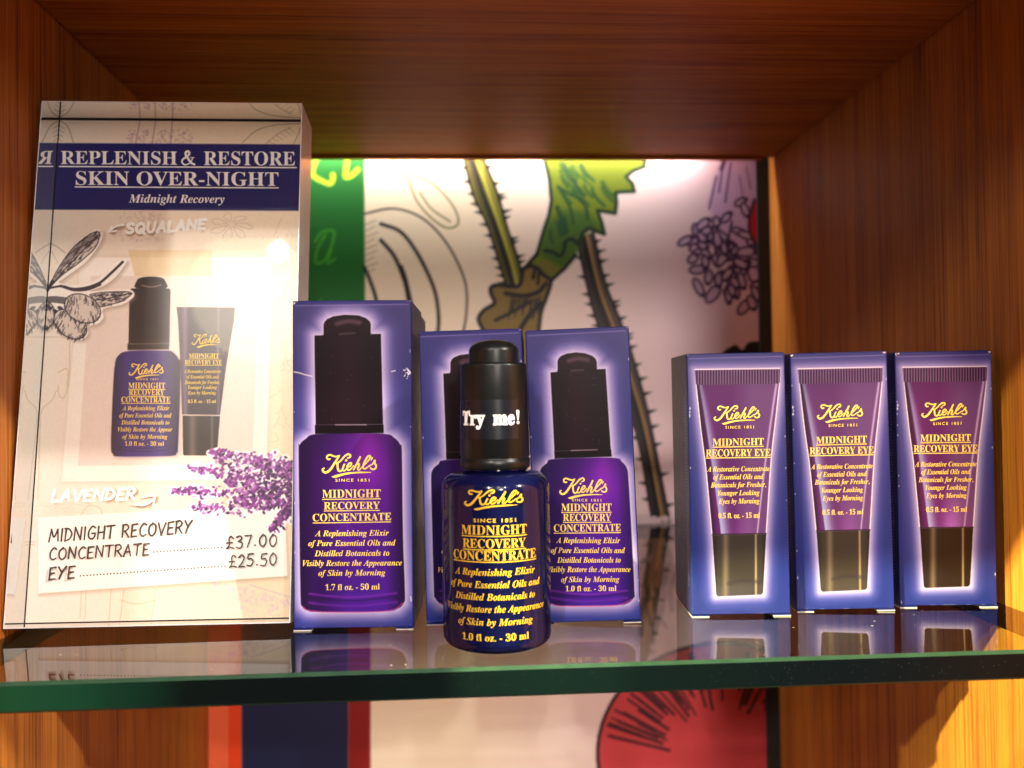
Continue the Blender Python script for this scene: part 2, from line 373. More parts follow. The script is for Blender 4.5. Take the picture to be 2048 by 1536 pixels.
# script logotype, drawn as pen strokes inside the box x 360..1525, y 200..690
def logo(ink, x0, x1, y0, y1, lay=0, fat=1.0):
    sx = (x1-x0)/(1525-360.0); sy = (y1-y0)/(590-200.0); kx = (sx+sy)/2*fat
    def st(pts, w0, w1=None, wm=None, l_=0):
        ink.stroke([(x0+(a-360)*sx, y0+(b_-200)*sy) for a, b_ in pts], w0*kx, (w1 or w0)*kx, lay+l_, 5, wm*kx if wm else None)
    st([(525, 300), (485, 305), (457, 270), (475, 228), (530, 216), (600, 240), (660, 250), (725, 228)], 34, 30, 38, 0)
    st([(722, 236), (668, 318), (605, 412), (545, 500), (485, 558), (425, 578), (378, 553), (367, 512), (400, 490)], 34, 26, 50, 6)
    st([(640, 392), (700, 374), (765, 325), (830, 252), (890, 210), (938, 206), (962, 236), (940, 272), (903, 280)], 26, 30, 38, 12)
    st([(684, 384), (688, 455), (702, 528), (740, 552), (785, 520), (838, 400), (800, 485), (800, 535), (842, 540), (892, 482)], 44, 24, 36, 18)
    ink.disc(x0+(872-360)*sx, y0+(330-200)*sy, 24*kx, lay+22)
    st([(888, 478), (948, 455), (988, 405), (962, 380), (918, 412), (892, 478), (912, 528), (960, 518), (1030, 440)], 24, 22, 38, 26)
    st([(1172, 258), (1135, 335), (1082, 430), (1032, 520)], 40, 36, 44, 32)
    st([(1050, 478), (1105, 412), (1148, 402), (1148, 440), (1120, 500), (1150, 528), (1215, 462)], 24, 22, 38, 38)
    st([(1200, 478), (1285, 400), (1370, 305), (1392, 248), (1352, 238), (1300, 302), (1250, 402), (1232, 470), (1262, 503), (1318, 482), (1385, 428)], 22, 22, 40, 44)
    st([(1428, 282), (1408, 326)], 38, 18, None, 50)
    st([(1378, 446), (1440, 402), (1492, 325), (1484, 388), (1516, 440), (1500, 498), (1440, 514), (1392, 488)], 22, 30, 40, 52)
    sw = [(555, 660), (610, 645), (750, 605), (950, 575), (1180, 562), (1400, 572), (1416, 582), (1180, 594), (950, 612), (780, 648), (640, 690), (585, 682)]
    top, bot = sm(sw[:6], 4), sm(sw[6:], 4)[::-1]
    n_ = min(len(top), len(bot)); ti = np.linspace(0, len(top)-1, n_).astype(int); bi = np.linspace(0, len(bot)-1, n_).astype(int)
    Q = np.r_[top[ti], bot[bi]]; Q = np.c_[x0+(Q[:, 0]-360)*sx, y0+(Q[:, 1]-200)*sy]
    ink.add(Q, [(i, i+1, n_+i+1, n_+i) for i in range(n_-1)], lay+2)
# felt-pen capitals, y up, unit height
PEN = {
 'M': (0.95, [[(0, 0), (0.16, 1)], [(0.16, 1), (0.45, 0.35), (0.78, 0.98)], [(0.78, 0.98), (0.88, 0.02)]]), 'I': (0.25, [[(0.12, 1), (0.1, 0)]]),
 'D': (0.75, [[(0.12, 0.98), (0.06, 0)], [(0.02, 0.98), (0.4, 0.92), (0.68, 0.55), (0.5, 0.14), (0.04, 0)]]), 'N': (0.8, [[(0.05, 0), (0.1, 1)], [(0.1, 1), (0.66, 0.02)], [(0.66, 0.02), (0.72, 1)]]),
 'G': (0.8, [[(0.7, 0.88), (0.42, 1), (0.1, 0.6), (0.14, 0.14), (0.48, 0), (0.7, 0.2), (0.7, 0.42)], [(0.42, 0.44), (0.76, 0.44)]]), 'H': (0.75, [[(0.08, 1), (0.06, 0)], [(0.66, 1), (0.64, 0)], [(0.06, 0.5), (0.66, 0.54)]]),
 'T': (0.75, [[(0, 0.97), (0.74, 1)], [(0.38, 0.98), (0.34, 0)]]), 'R': (0.72, [[(0.08, 0.98), (0.06, 0)], [(0.02, 0.96), (0.4, 1), (0.6, 0.76), (0.4, 0.52), (0.08, 0.46)], [(0.28, 0.48), (0.66, 0)]]),
 'E': (0.65, [[(0.58, 1), (0.1, 0.97)], [(0.1, 0.97), (0.06, 0.02)], [(0.06, 0.02), (0.58, 0.04)], [(0.08, 0.5), (0.48, 0.53)]]), 'C': (0.72, [[(0.66, 0.88), (0.4, 1), (0.1, 0.62), (0.14, 0.16), (0.42, 0), (0.66, 0.12)]]),
 'O': (0.8, [[(0.42, 1), (0.1, 0.7), (0.12, 0.2), (0.42, 0), (0.7, 0.28), (0.68, 0.8), (0.38, 1)]]), 'V': (0.75, [[(0.02, 1), (0.34, 0)], [(0.34, 0), (0.72, 1)]]),
 'Y': (0.72, [[(0.02, 1), (0.34, 0.5)], [(0.7, 1), (0.34, 0.5), (0.16, 0)]]), 'A': (0.78, [[(0.02, 0), (0.38, 1)], [(0.38, 1), (0.68, 0)], [(0.14, 0.36), (0.6, 0.38)]]),
 'S': (0.66, [[(0.58, 0.88), (0.34, 1), (0.1, 0.8), (0.22, 0.56), (0.5, 0.42), (0.56, 0.16), (0.3, 0), (0.04, 0.12)]]), 'Q': (0.84, [[(0.42, 1), (0.1, 0.7), (0.12, 0.2), (0.42, 0), (0.7, 0.28), (0.68, 0.8), (0.38, 1)], [(0.46, 0.3), (0.8, -0.12)]]),
 'U': (0.75, [[(0.06, 1), (0.08, 0.3), (0.32, 0), (0.6, 0.24), (0.66, 1)]]), 'L': (0.6, [[(0.08, 1), (0.06, 0.02)], [(0.06, 0.02), (0.56, 0.04)]]),
 '3': (0.6, [[(0.04, 0.92), (0.34, 1), (0.48, 0.78), (0.2, 0.56)], [(0.2, 0.56), (0.5, 0.44), (0.48, 0.12), (0.24, 0), (0.02, 0.1)]]), '7': (0.6, [[(0.02, 0.97), (0.56, 1)], [(0.56, 1), (0.2, 0)]]),
 '0': (0.72, [[(0.36, 1), (0.08, 0.62), (0.12, 0.18), (0.36, 0), (0.6, 0.3), (0.58, 0.8), (0.32, 1)]]), '2': (0.6, [[(0.04, 0.8), (0.28, 1), (0.5, 0.78), (0.3, 0.34), (0.02, 0.02)], [(0.02, 0.02), (0.54, 0.04)]]),
 '5': (0.62, [[(0.56, 1), (0.14, 0.98)], [(0.14, 0.98), (0.1, 0.58), (0.4, 0.6), (0.54, 0.32), (0.36, 0.02), (0.02, 0.06)]]), '.': (0.3, [[(0.12, 0.14), (0.14, 0.12)]]), ' ': (0.45, []),
 '£': (0.72, [[(0.62, 0.84), (0.42, 1), (0.26, 0.8), (0.28, 0.3), (0.06, 0.02)], [(0.06, 0.02), (0.34, 0.1), (0.66, 0.02)], [(0.06, 0.48), (0.5, 0.5)]]),
}
def pen(ink, s, x0, x1, yb0, yb1, h, w, lay=0, slant=0.0, gap=0.14):
    tot = sum(PEN[c][0]+gap for c in s)-gap; sx = (x1-x0)/tot; x = 0.0; l_ = lay
    for c in s:
        wd, sts = PEN[c]; jy = random.uniform(-0.04, 0.04)*h
        for q in sts:
            pts = []
            for a, b_ in q:
                xx = x0+(x+a+slant*b_)*sx; pts.append((xx, yb0+(xx-x0)/(x1-x0)*(yb1-yb0)-b_*h+jy))
            ink.stroke(pts, w*random.uniform(0.9, 1.1), w*random.uniform(0.7, 1.0), l_, 4 if len(pts) > 2 else 3); l_ += 5
        x += wd+gap

# ------------------------------------------------------------------ the display niche
XL, XR, YF, YB, ZC = -0.1745, 0.2265, 0.175, 0.6345, 0.2577
cab = thing('display_niche', 'orange brown oak veneer display niche around the glass shelf and products', 'cabinet', (0, YF, -0.3))
def cpart(name, lo, hi, m_):
    V, F = box(lo, hi); V = [(a, b_-YF, c+0.3) for a, b_, c in V]
    return mesh(name, V, F, m_, cab)
# grain coordinates follow each panel
bevel(cpart('side_panel', (XL-0.019, YF, -0.3), (XL, 0.66, 0.30), M_WOODV), 0.0008)
bevel(cpart('side_panel', (XR, YF, -0.3), (XR+0.019, 0.66, 0.30), M_WOODV), 0.0008)
bevel(cpart('top_panel', (XL+0.0006, YF, ZC), (XR-0.0006, YB-0.0100, ZC+0.019), M_WOODH), 0.0008)
cpart('slot_trim', (XL+0.0008, YB-0.0150, ZC-0.0022), (XR-0.0098, YB-0.0102, ZC-0.00005), M_WOODH)
bevel(cpart('bottom_panel', (XL+0.0006, YF, -0.3), (XR-0.0006, 0.66, -0.281), M_BLACK), 0.0008)
cpart('back_panel', (XL+0.0003, 0.652, -0.28), (XR-0.0003, 0.659, 0.299), M_BLACK)
cpart('light_cover', (XL+0.0006, YB-0.0099, ZC+0.0235), (XR-0.0006, 0.650, ZC+0.027), M_BLACK)

# ------------------------------------------------------------------ printed wall panel at the back
def L8(p): return [(600+a/2.1333, 300+b_/2.1333) for a, b_ in p]
def L9(p): return [(900+a/4.3875, 310+b_/4.3875) for a, b_ in p]
def LR(p): return [(1280+a/4.518, 320+b_/4.518) for a, b_ in p]
MUX0, MUX1, MUZ0, MUZ1 = XL+0.0006, 0.2168, -0.275, 0.2795
DK = (22, 18, 26)
def paint_mural(c):
    c.soft = 3.0
    X, Y = c.X, c.Y; t = np.clip((X-900)/560, 0, 1)[:, None]
    c.C[:] = np.array((240, 220, 198))*(1-t) + np.array((222, 190, 212))*t
    # left colour blocks
    c.poly([(300, 100), (728, 100), (731, 820), (300, 820)], (22, 104, 36))
    c.poly([(300, 820), (455, 820), (455, 1900), (300, 1900)], (228, 98, 60)); c.poly([(455, 820), (483, 820), (483, 1900), (455, 1900)], (224, 66, 24))
    c.poly([(483, 820), (697, 820), (697, 1900), (483, 1900)], (20, 26, 66)); c.poly([(697, 820), (741, 820), (741, 1900), (697, 1900)], (136, 20, 20))
    yg = (176, 205, 40)
    def G(p): return [(600+a/8.533, 310+b_/8.533) for a, b_ in p]
    c.line(sm(G([(290, 60), (220, 220), (225, 350), (390, 450), (510, 490), (560, 420), (560, 340)])), 11, yg)
    c.line(sm(G([(810, 40), (785, 250), (780, 370), (870, 355), (985, 250)])), 11, yg)
    c.line(sm([(630, 483), (645, 464), (668, 464), (661, 500), (656, 526), (669, 518)]), 6, (70, 160, 40), 0.8)
    c.line(sm([(650, 470), (634, 500), (632, 525), (648, 522), (660, 500)]), 6, (70, 160, 40), 0.8)
    for k_ in range(3): c.line(sm([(560+k_*40, 600), (575+k_*40, 640), (560+k_*40, 690)]), 6, (70, 160, 40), 0.6)
    # pod outline and rings
    ol = (104, 98, 58)
    c.line(sm(L8([(370, 20), (440, 90), (465, 140), (500, 220), (560, 290), (620, 330), (665, 325), (675, 290), (640, 220), (560, 140), (470, 95), (440, 20)])), 3.2, ol)
    c.line(sm(L8([(510, 180), (560, 250), (640, 305)])), 3, ol)
    c.line(sm(L8([(275, 272), (400, 250), (520, 290), (620, 390), (690, 520), (712, 620), (700, 760), (650, 900), (560, 1020)])), 4, (58, 46, 44))
    c.line(sm(L8([(345, 315), (430, 350), (500, 440), (560, 560), (585, 650), (590, 760), (560, 900)])), 7, DK)
    c.line(sm(L8([(345, 385), (400, 450), (440, 540), (470, 640), (480, 760)])), 7.5, DK); c.line(sm(L8([(430, 500), (450, 560), (465, 640)])), 10, DK)
    c.line(sm(L8([(275, 500), (300, 560), (325, 640), (340, 760)])), 7, DK)
    for k_ in range(9):
        y = 300+k_*26; c.line(L8([(282, y+18), (322+random.uniform(-6, 20), y)]), 2.4, (150, 135, 110), 0.7)
    # thorny stems
    def stem(Lp, Rp, fill, stripe, nth, seed):
        r = random.Random(seed); A, B = sm(Lp, 10), sm(Rp, 10)
        n_ = min(len(A), len(B)); A = A[np.linspace(0, len(A)-1, n_).astype(int)]; B = B[np.linspace(0, len(B)-1, n_).astype(int)]
        c.poly(np.r_[A, B[::-1]], fill)
        c.line(A*0.62+B*0.38, 8, DK); c.line(A*0.8+B*0.2, 3, DK, 0.8); c.line(A*0.5+B*0.5, 3, DK, 0.6)
        c.line(A*0.36+B*0.64, 5, stripe); c.line(A, 5, DK); c.line(B, 5.5, DK)
        for k_ in range(nth):
            f = int((k_+0.5)/nth*(n_-1)); q = A[f]; c.poly([q+(2, -5), q+(-13-r.random()*4, -2), q+(2, 5)], DK)
            f = int((k_+r.random())/nth*(n_-1)); q = B[f]; c.poly([q+(-2, -5), q+(13+r.random()*6, -5), q+(-2, 6)], DK)
    stem(L8([(690, 0), (740, 190), (800, 320), (850, 480), (885, 590)]), L8([(768, 0), (840, 180), (880, 320), (930, 470), (948, 560)]), (112, 108, 40), (170, 164, 58), 13, 1)
    stem(L8([(1180, 380), (1240, 640), (1290, 800), (1360, 1000), (1440, 1230), (1500, 1560)]), L8([(1250, 350), (1300, 560), (1370, 740), (1430, 920), (1490, 1150), (1572, 1560)]), (70, 58, 58), (160, 120, 66), 19, 2)
    # serrated leaf
    leaf = L9([(800, -60), (830, 100), (870, 210), (890, 400), (868, 530), (830, 640), (800, 770), (755, 880), (640, 1010), (780, 1060), (900, 1100), (1000, 1000), (1100, 880), (1140, 790), (1160, 690), (1220, 640), (1290, 672), (1355, 695), (1330, 590), (1295, 488), (1450, 512), (1462, 420), (1455, 328), (1618, 320), (1600, 250), (1545, 190), (1610, 140), (1705, 105), (1725, -60)])
    c.poly(leaf, (100, 114, 18))
    c.poly(L9([(850, 600), (1000, 480), (1200, 500), (1330, 640), (1160, 690), (1100, 880), (1000, 1000), (900, 960), (800, 900), (800, 770)]), (56, 88, 32), 0.9, 16)
    c.poly(L9([(830, 920), (960, 975), (880, 1110), (640, 1010)]), (108, 100, 42), 1, 10)
    r = random.Random(4)
    for k_ in range(30):
        x, y = r.uniform(960, 1370), r.uniform(60, 330); L = r.uniform(60, 150)
        c.line(sm(L9([(x, y), (x+L*0.25, y+L*0.5), (x+L*0.75, y+L)])), r.uniform(3, 7), (24, 66, 34), r.uniform(0.45, 0.9))
    for pts, w in (([(950, 280), (1040, 340), (1130, 380), (1190, 450), (1210, 560)], 7), ([(960, 300), (1010, 380), (1060, 480), (1080, 600)], 6), ([(880, 660), (890, 740), (900, 770)], 6), ([(940, 460), (980, 560), (1020, 680)], 9), ([(960, 600), (980, 690)], 13), ([(1000, 560), (1020, 660)], 10)):
        c.line(sm(L9(pts)), w, (22, 62, 34), 0.85)
    c.line(L9([(760, 880), (830, 640), (868, 530), (890, 400), (870, 210), (800, -60)]), 7, (18, 40, 28))
    c.line(L9([(1130, 770), (1160, 690), (1220, 640), (1290, 672), (1355, 695), (1330, 590), (1295, 488), (1450, 512), (1462, 420), (1455, 328), (1618, 320), (1600, 250), (1545, 190), (1610, 140), (1705, 105), (1725, -60)]), 7.5, (18, 44, 28))
    c.line(sm(L9([(830, 840), (900, 850), (960, 885), (1000, 840), (1012, 765), (1070, 738), (1130, 790)])), 8, (18, 36, 24))
    c.line(L9([(1100, 880), (1000, 1000), (880, 1110)]), 7, DK); c.line(L9([(760, 870), (700, 940), (640, 1010)]), 7, DK)
    bulb = L9([(640, 1000), (700, 975), (760, 990), (830, 1060), (885, 1110), (845, 1250), (795, 1400), (760, 1700), (700, 1850), (420, 1850), (300, 1560), (250, 1440), (300, 1360), (390, 1300), (360, 1220), (360, 1165), (420, 1140), (600, 1150)])
    c.poly(sm(bulb, 4, True), (124, 100, 48)); c.line(sm(bulb+bulb[:1], 4), 8, DK)
    c.line(sm(L9([(490, 1215), (640, 1235), (770, 1205), (840, 1130)])), 9, DK); c.line(sm(L9([(400, 1450), (520, 1390), (700, 1290)])), 7, DK)
    for k_ in range(16):
        x = 540+k_*17; c.line(L9([(x, 1240+r.uniform(0, 30)), (x-r.uniform(0, 40), 1330+r.uniform(0, 130))]), 3, DK, 0.75)
    c.line(L9([(740, 1020), (730, 1080)]), 7, DK); c.line(L9([(780, 1040), (770, 1130)]), 6, DK); c.line(sm(L9([(620, 1520), (700, 1400), (800, 1300)])), 9, DK)
    # allium head on the right
    c.poly(LR([(640, 480), (620, 380), (680, 150), (740, 0), (760, -120), (1100, -120), (1090, 1340), (1020, 1200), (860, 1010), (800, 720)]), (198, 158, 208), 0.85, 12)
    pk = (58, 34, 70)
    for a, b_, w in (((690, 150), (625, 440), 4), ((755, 0), (715, 290), 4), ((820, 30), (770, 380), 4), ((760, 20), (735, 80), 9), ((900, 150), (930, 330), 2), ((960, 60), (1000, 260), 2)):
        c.line(LR([a, b_]), w, pk, 0.75)
    sd = [(410, 730, 75, 36, -0.5), (570, 580, 75, 40, -0.7), (600, 640, 60, 36, -0.5), (490, 790, 50, 34, -0.6), (570, 770, 50, 40, 0.5), (480, 890, 56, 40, -0.7), (520, 990, 75, 40, -0.1), (590, 920, 60, 34, 1.4), (700, 720, 80, 36, 1.4), (690, 910, 60, 36, 1.2), (745, 890, 80, 40, -1.0), (620, 1060, 66, 38, 1.7), (530, 1150, 90, 38, 1.1), (660, 1210, 95, 50, -0.9), (710, 1080, 66, 36, 1.6), (790, 1030, 70, 36, -0.9), (800, 1220, 80, 34, 1.5), (860, 1110, 60, 36, 0.9), (920, 1090, 80, 34, 1.3), (900, 650, 75, 34, 0.4), (960, 680, 80, 34, 0.3), (960, 830, 90, 44, -0.1), (940, 1330, 80, 44, -0.9), (1010, 1290, 70, 40, 1.2), (1050, 1210, 80, 34, 1.1), (910, 380, 60, 34, -0.5), (690, 560, 50, 34, 1.4), (780, 520, 60, 34, -0.8), (950, 450, 70, 34, 1.2), (830, 1180, 60, 34, 1.2), (560, 700, 60, 34, 0.9), (760, 800, 60, 30, 1.4)]
    r3 = random.Random(12)
    for k_ in range(34):
        a0, q = r3.uniform(0.3, 3.3), r3.uniform(0.1, 1.0)**0.6; sd.insert(0, (880+430*q*math.cos(a0), 720+530*q*math.sin(a0)-60, r3.uniform(54, 84), r3.uniform(30, 42), r3.uniform(-1.2, 1.6)))
    for x, y, a, b_, an in sd:
        (q,) = LR([(x, y)]); c.blob(q[0], q[1], a/4.5+1.6, b_/4.5+1.6, an, pk, 0.95, 3); c.blob(q[0], q[1], a/4.5-2.8, b_/4.5-2.8, an, (206, 174, 208), 0.9, 3)
        c.blob(q[0]+math.cos(an)*a/5, q[1]+math.sin(an)*a/5, 5, 4, 0, pk, 0.95, 3)
    c.line(sm(LR([(830, 560), (800, 730), (830, 860), (860, 960), (960, 1000), (1000, 1090), (1070, 1100)])), 4.5, pk)
    c.poly(sm(LR([(1030, 360), (1000, 480), (985, 600), (1010, 700), (1060, 760), (1120, 600), (1110, 400)]), 4, True), (190, 24, 44)); c.line(sm(LR([(1030, 360), (1000, 480), (985, 600), (1010, 700), (1060, 790)])), 6, pk)
    # dark leaf just behind the eye cream cartons, roots lower down
    c.poly(sm([(1440, 720), (1468, 690), (1485, 700), (1500, 684), (1540, 690), (1560, 740), (1500, 760)], 5, True), (26, 22, 34))
    for k_ in range(16):
        x, y = r.uniform(1285, 1360), r.uniform(1040, 1220); c.line(sm([(x, y), (x+r.uniform(-14, 14), y+30), (x+r.uniform(-20, 20), y+70)]), r.uniform(4, 11), (64, 62, 50), 0.5, 6)
    # red root vegetable below
    e_ = [(1445+250*math.cos(a), 1508+222*math.sin(a)) for a in np.linspace(0, 2*math.pi, 60)[:-1]]
    c.poly(e_, (192, 60, 68)); c.line(e_+e_[:1], 7, (34, 14, 26))
    for k_ in range(60):
        a = r.uniform(math.pi*1.03, math.pi*1.97); q0, q1 = r.uniform(0.72, 0.95), r.uniform(0.45, 0.7)
        c.line([(1445+250*q0*math.cos(a), 1508+222*q0*math.sin(a)), (1445+250*q1*math.cos(a)*0.96, 1508+222*q1*math.sin(a)+10)], r.uniform(3.5, 7), (44, 12, 24), 0.8)
mural = thing('botanical_wall_panel', 'printed back panel with thorny stems, green leaf, allium head and colour stripes', 'wall panel', (0, YB, 0))
V, F = box((MUX1+0.0004, -0.001, MUZ0), (XR-0.0004, 0.006, ZC+0.015)); mesh('gap_shade_strip', V, F, M_BLACK, mural)  # black strip added to darken the gap beside the panel
V, F = box((MUX0, 0.0004, MUZ0), (MUX1, 0.004, MUZ1)); mesh('backing_board', V, F, M_BLACK, mural)
def mural_place(u, v): return np.c_[MUX0+(MUX1-MUX0)*u, np.zeros(len(u)), MUZ0+(MUZ1-MUZ0)*v]
grid_sheet('printed_drawing', M_MURAL, mural, 560, 790, mural_place, lambda u, v: project(mural_place(u, v)+np.array([0, YB, 0])), paint_mural)

# ------------------------------------------------------------------ glass shelf
T = 0.010; A = 0.0011; y0, y1 = 0.2985, 0.6245
xs = np.linspace(XL+0.0004, XR-0.0004, 2)
prof = [(y1, 0.0), (y0+A, 0.0), (y0, -A), (y0, -T+A*0.7), (y0+A*0.7, -T), (y1, -T)]
V = [(x, y, z) for x in xs for y, z in prof]; n_ = len(prof)
F = [(i, i+n_, (i+1) % n_+n_, (i+1) % n_) for i in range(n_)] + [tuple(range(n_)), tuple(range(2*n_-1, n_-1, -1))]
F = [tuple(reversed(f)) for f in F]
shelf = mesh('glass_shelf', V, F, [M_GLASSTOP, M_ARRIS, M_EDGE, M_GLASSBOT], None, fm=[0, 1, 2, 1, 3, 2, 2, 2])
shelf['label'] = 'thick clear glass shelf with dusty dark green front edge'; shelf['category'] = 'shelf'

# ------------------------------------------------------------------ acrylic sign block
SW, SH, ST, SD = 0.1079, 0.2145, 0.0245, 0.0161     # width, height, thickness, apparent print depth
sign = thing('acrylic_sign_block', 'tall acrylic sign block with navy heading and price card leaning at left', 'sign', (-0.1196, 0.3543, 0.0035))
sign.rotation_euler = (Matrix.Rotation(-0.0075, 3, 'Z') @ Matrix.Rotation(-0.1435, 3, 'X') @ Matrix.Rotation(0.0056, 3, 'Y')).to_euler()
bpy.context.view_layer.update(); SM = np.array(sign.matrix_world)
w2 = SW/2; WT = 0.0004
mesh('clear_face', [(-w2, 0, 0), (w2, 0, 0), (w2, 0, SH), (-w2, 0, SH)], [(0, 1, 2, 3)], M_PANE, sign)
def wall(name, lo, hi, inner):
    V, F = box(lo, hi); mesh(name, V, F, [M_ACRYL, M_TIR], sign, fm=[1 if i == inner else 0 for i in range(6)])
wall('edge_wall', (-w2, 0.0002, 0), (-w2+WT, ST, SH), 3+0 if False else 3)
wall('edge_wall', (w2-WT, 0.0002, 0), (w2, ST, SH), 5)
wall('edge_wall', (-w2+WT+1e-5, 0.0002, SH-WT), (w2-WT-1e-5, ST, SH), 0)
wall('edge_wall', (-w2+WT+1e-5, 0.0002, 0), (w2-WT-1e-5, ST, WT), 1)
V, F = box((-w2+WT+2e-5, SD+0.0006, WT+2e-5), (w2-WT-2e-5, ST-0.0001, SH-WT-2e-5)); mesh('back_block', V, F, M_BLACK, sign)
V, F = box((-0.02, ST+0.0002, 0.09), (0.02, ST+0.002, 0.15)); V = [(x, y+(0.0 if z > 0.1 else 0.0), z) for x, y, z in V]
st_ = [(-0.012, ST+0.0001, 0.12), (0.012, ST+0.0001, 0.12), (0.012, ST+0.0026, 0.1205), (-0.012, ST+0.0026, 0.1205), (-0.012, ST+0.0520, 0.0122), (0.012, ST+0.0520, 0.0122), (0.012, ST+0.0546, 0.0127), (-0.012, ST+0.0546, 0.0127)]
mesh('rear_strut', st_, [(0, 1, 2, 3), (4, 7, 6, 5), (0, 4, 5, 1), (1, 5, 6, 2), (2, 6, 7, 3), (3, 7, 4, 0)], M_FOOT, sign)
PX0, PX1, PZ0, PZ1 = -w2+WT+0.0003, w2-WT-0.0003, WT+0.0003, SH-WT-0.0006
def sheet_place(u, v): return np.c_[PX0+(PX1-PX0)*u, np.full(len(u), SD), PZ0+(PZ1-PZ0)*v]
def sheet_layout(u, v):
    P = sheet_place(u, v); return project(P @ SM[:3, :3].T + SM[:3, 3])
c4 = np.array([[0, 0], [1, 0], [1, 1], [0, 1]], float)
cl = sheet_layout(c4[:, 0], c4[:, 1]); cp = sheet_place(c4[:, 0], c4[:, 1])[:, [0, 2]]
H_SIGN = homog(cl, cp)
def sign_map(V, L):
    q = happly(H_SIGN, V); return np.c_[q[:, 0], SD-0.00012-L*4e-6, q[:, 1]]
def C1(p): return [(a/3.2, 180+b_/3.2) for a, b_ in p]
def C2(p): return [(a/3.2, 600+b_/3.2) for a, b_ in p]
def C3(p): return [(a/3.2, 980+b_/3.2) for a, b_ in p]
def CO(p): return [(a/5.907, 440+b_/5.907) for a, b_ in p]
def caption_inks():
    a = Ink(); pen(a, 'SQUALANE', 252, 411, 467, 459, 19, 7, slant=0.1)
    a.stroke(C1([(795, 868), (750, 878), (712, 905)]), 4.5, 3, 240); a.stroke(C1([(724, 878), (698, 914), (752, 908)]), 4, 4, 246, 0)
    b_ = Ink(); pen(b_, 'LAVENDER', 102, 270, 1003, 999, 22, 6.6, slant=0.2)
    b_.stroke(C2([(870, 1308), (930, 1312), (985, 1280), (1000, 1255)]), 5, 3, 252); b_.stroke(C2([(925, 1262), (1002, 1250), (985, 1322)]), 4, 4, 258, 0)
    return a, b_
def paint_sign(c):
    c.soft = 1.6; X, Y = c.X, c.Y; r = random.Random(11)
    t = np.clip((X-150)/420, 0, 1)[:, None]; c.C[:] = np.array((232, 216, 203))*(1-t) + np.array((234, 212, 182))*t  # cream base, warmed to the right to paint in the light's gradient
    sk = (158, 136, 120)
    # faint botanical sketches
    pl = (176, 140, 160)
    for k_, (x, b_) in enumerate(((284, 270), (312, 262), (343, 268))):
        c.line(sm([(x+4, 190), (x-1+k_*2, 225), (x-8+k_*4, 262), (x-14+k_*6, 292)]), 3, pl, 0.7)
        for q in range(34): c.blob(x-4+k_*10+r.uniform(-26, 26), 284+r.uniform(-24, 8), 3.5, 2, r.random()*3, pl, 0.35)
    for q in range(70): c.blob(285+r.uniform(-45, 40), 436+r.uniform(-12, 46), 4, 2, r.random()*3, (190, 160, 172), 0.3)
    for q in range(7):
        a0 = q*0.9; c.line(sm([(462+6*math.cos(a0), 448+5*math.sin(a0)), (462+34*math.cos(a0+0.25), 452+22*math.sin(a0+0.25)), (462+44*math.cos(a0+0.05), 454+28*math.sin(a0+0.05)), (462+30*math.cos(a0-0.3), 452+20*math.sin(a0-0.3)), (462+6*math.cos(a0), 448+5*math.sin(a0))]), 1.3, sk, 0.4)
    c.line(sm(C1([(1550, 340), (1640, 260), (1760, 225), (1920, 215)])), 2, sk, 0.8); c.line(sm(C1([(1700, 345), (1780, 280), (1860, 240)])), 1.6, sk, 0.7)
    c.line(sm(C1([(1880, 345), (1905, 290), (1925, 240)])), 2, sk, 0.7)
    for q in range(6): c.line(C1([(1720+q*25, 330-q*18), (1760+q*25, 345-q*14)]), 1.4, sk, 0.5)
    c.line(sm(C1([(350, 180), (430, 230), (470, 335)])), 2, sk, 0.8)
    for q in range(5): c.line(C1([(350, 210+q*28), (410-q*4, 245+q*28)]), 1.6, sk, 0.6)
    c.line(sm(CO([(565, 255), (680, 320), (770, 390)])), 2.5, sk, 0.6); c.line(sm(CO([(610, 370), (650, 440), (680, 510)])), 1.6, sk, 0.5)
    for a, b_ in (((545, 410), (572, 900)),):
        for q in range(55):
            x, y = r.uniform(550, 596), r.uniform(430, 960); c.line(sm([(x, y), (x+r.uniform(-9, 9), y+r.uniform(6, 18)), (x+r.uniform(-16, 16), y+r.uniform(12, 34))]), 1.2, (178, 150, 110), 0.4)
    # outline bottles drawn behind the picture
    for pts in ([(40, 675), (134, 675), (139, 690), (138, 760), (128, 795), (118, 790), (116, 770)], [(116, 745), (135, 738), (134, 770)], [(113, 780), (104, 800), (84, 820), (80, 860), (76, 1000)], [(58, 1000), (56, 820), (40, 790)], [(165, 1052), (160, 1035), (176, 1012), (200, 1016), (205, 1034)], [(163, 1180), (160, 1236)], [(172, 1182), (170, 1238)], [(222, 1180), (218, 1240)], [(240, 1200), (275, 1208), (312, 1200)], [(248, 1180), (240, 1240)], [(312, 1178), (303, 1238)], [(30, 1080), (70, 1084)], [(28, 1086), (70, 1090)]):
        c.line(sm(pts, 4), 1.6, (176, 152, 120), 0.6)
    for q in range(14): c.line([(246+q*4.6, 1184), (244+q*4.4, 1238)], 1.1, (196, 176, 140), 0.5)
    for q in range(60): c.line([(70+r.uniform(0, 120), 1000+r.uniform(0, 34))]*1+[(76+r.uniform(0, 120), 1000+r.uniform(0, 34))], 1, (196, 172, 140), 0.15)
    for q in range(150):
        a, b_ = r.uniform(420, 590), r.random(); c.blob(a, 1160+(a-420)*0.25+r.uniform(-16, 50)*b_+20*b_, r.uniform(2, 6), r.uniform(1.5, 3), r.random()*3, (206, 176, 200), 0.3)
    c.line(sm([(500, 1170), (540, 1182), (585, 1196)]), 2.5, (196, 170, 190), 0.6)
    # navy heading band
    c.poly([(20, 285.5), (640, 289), (640, 422), (20, 419)], (22, 30, 98))
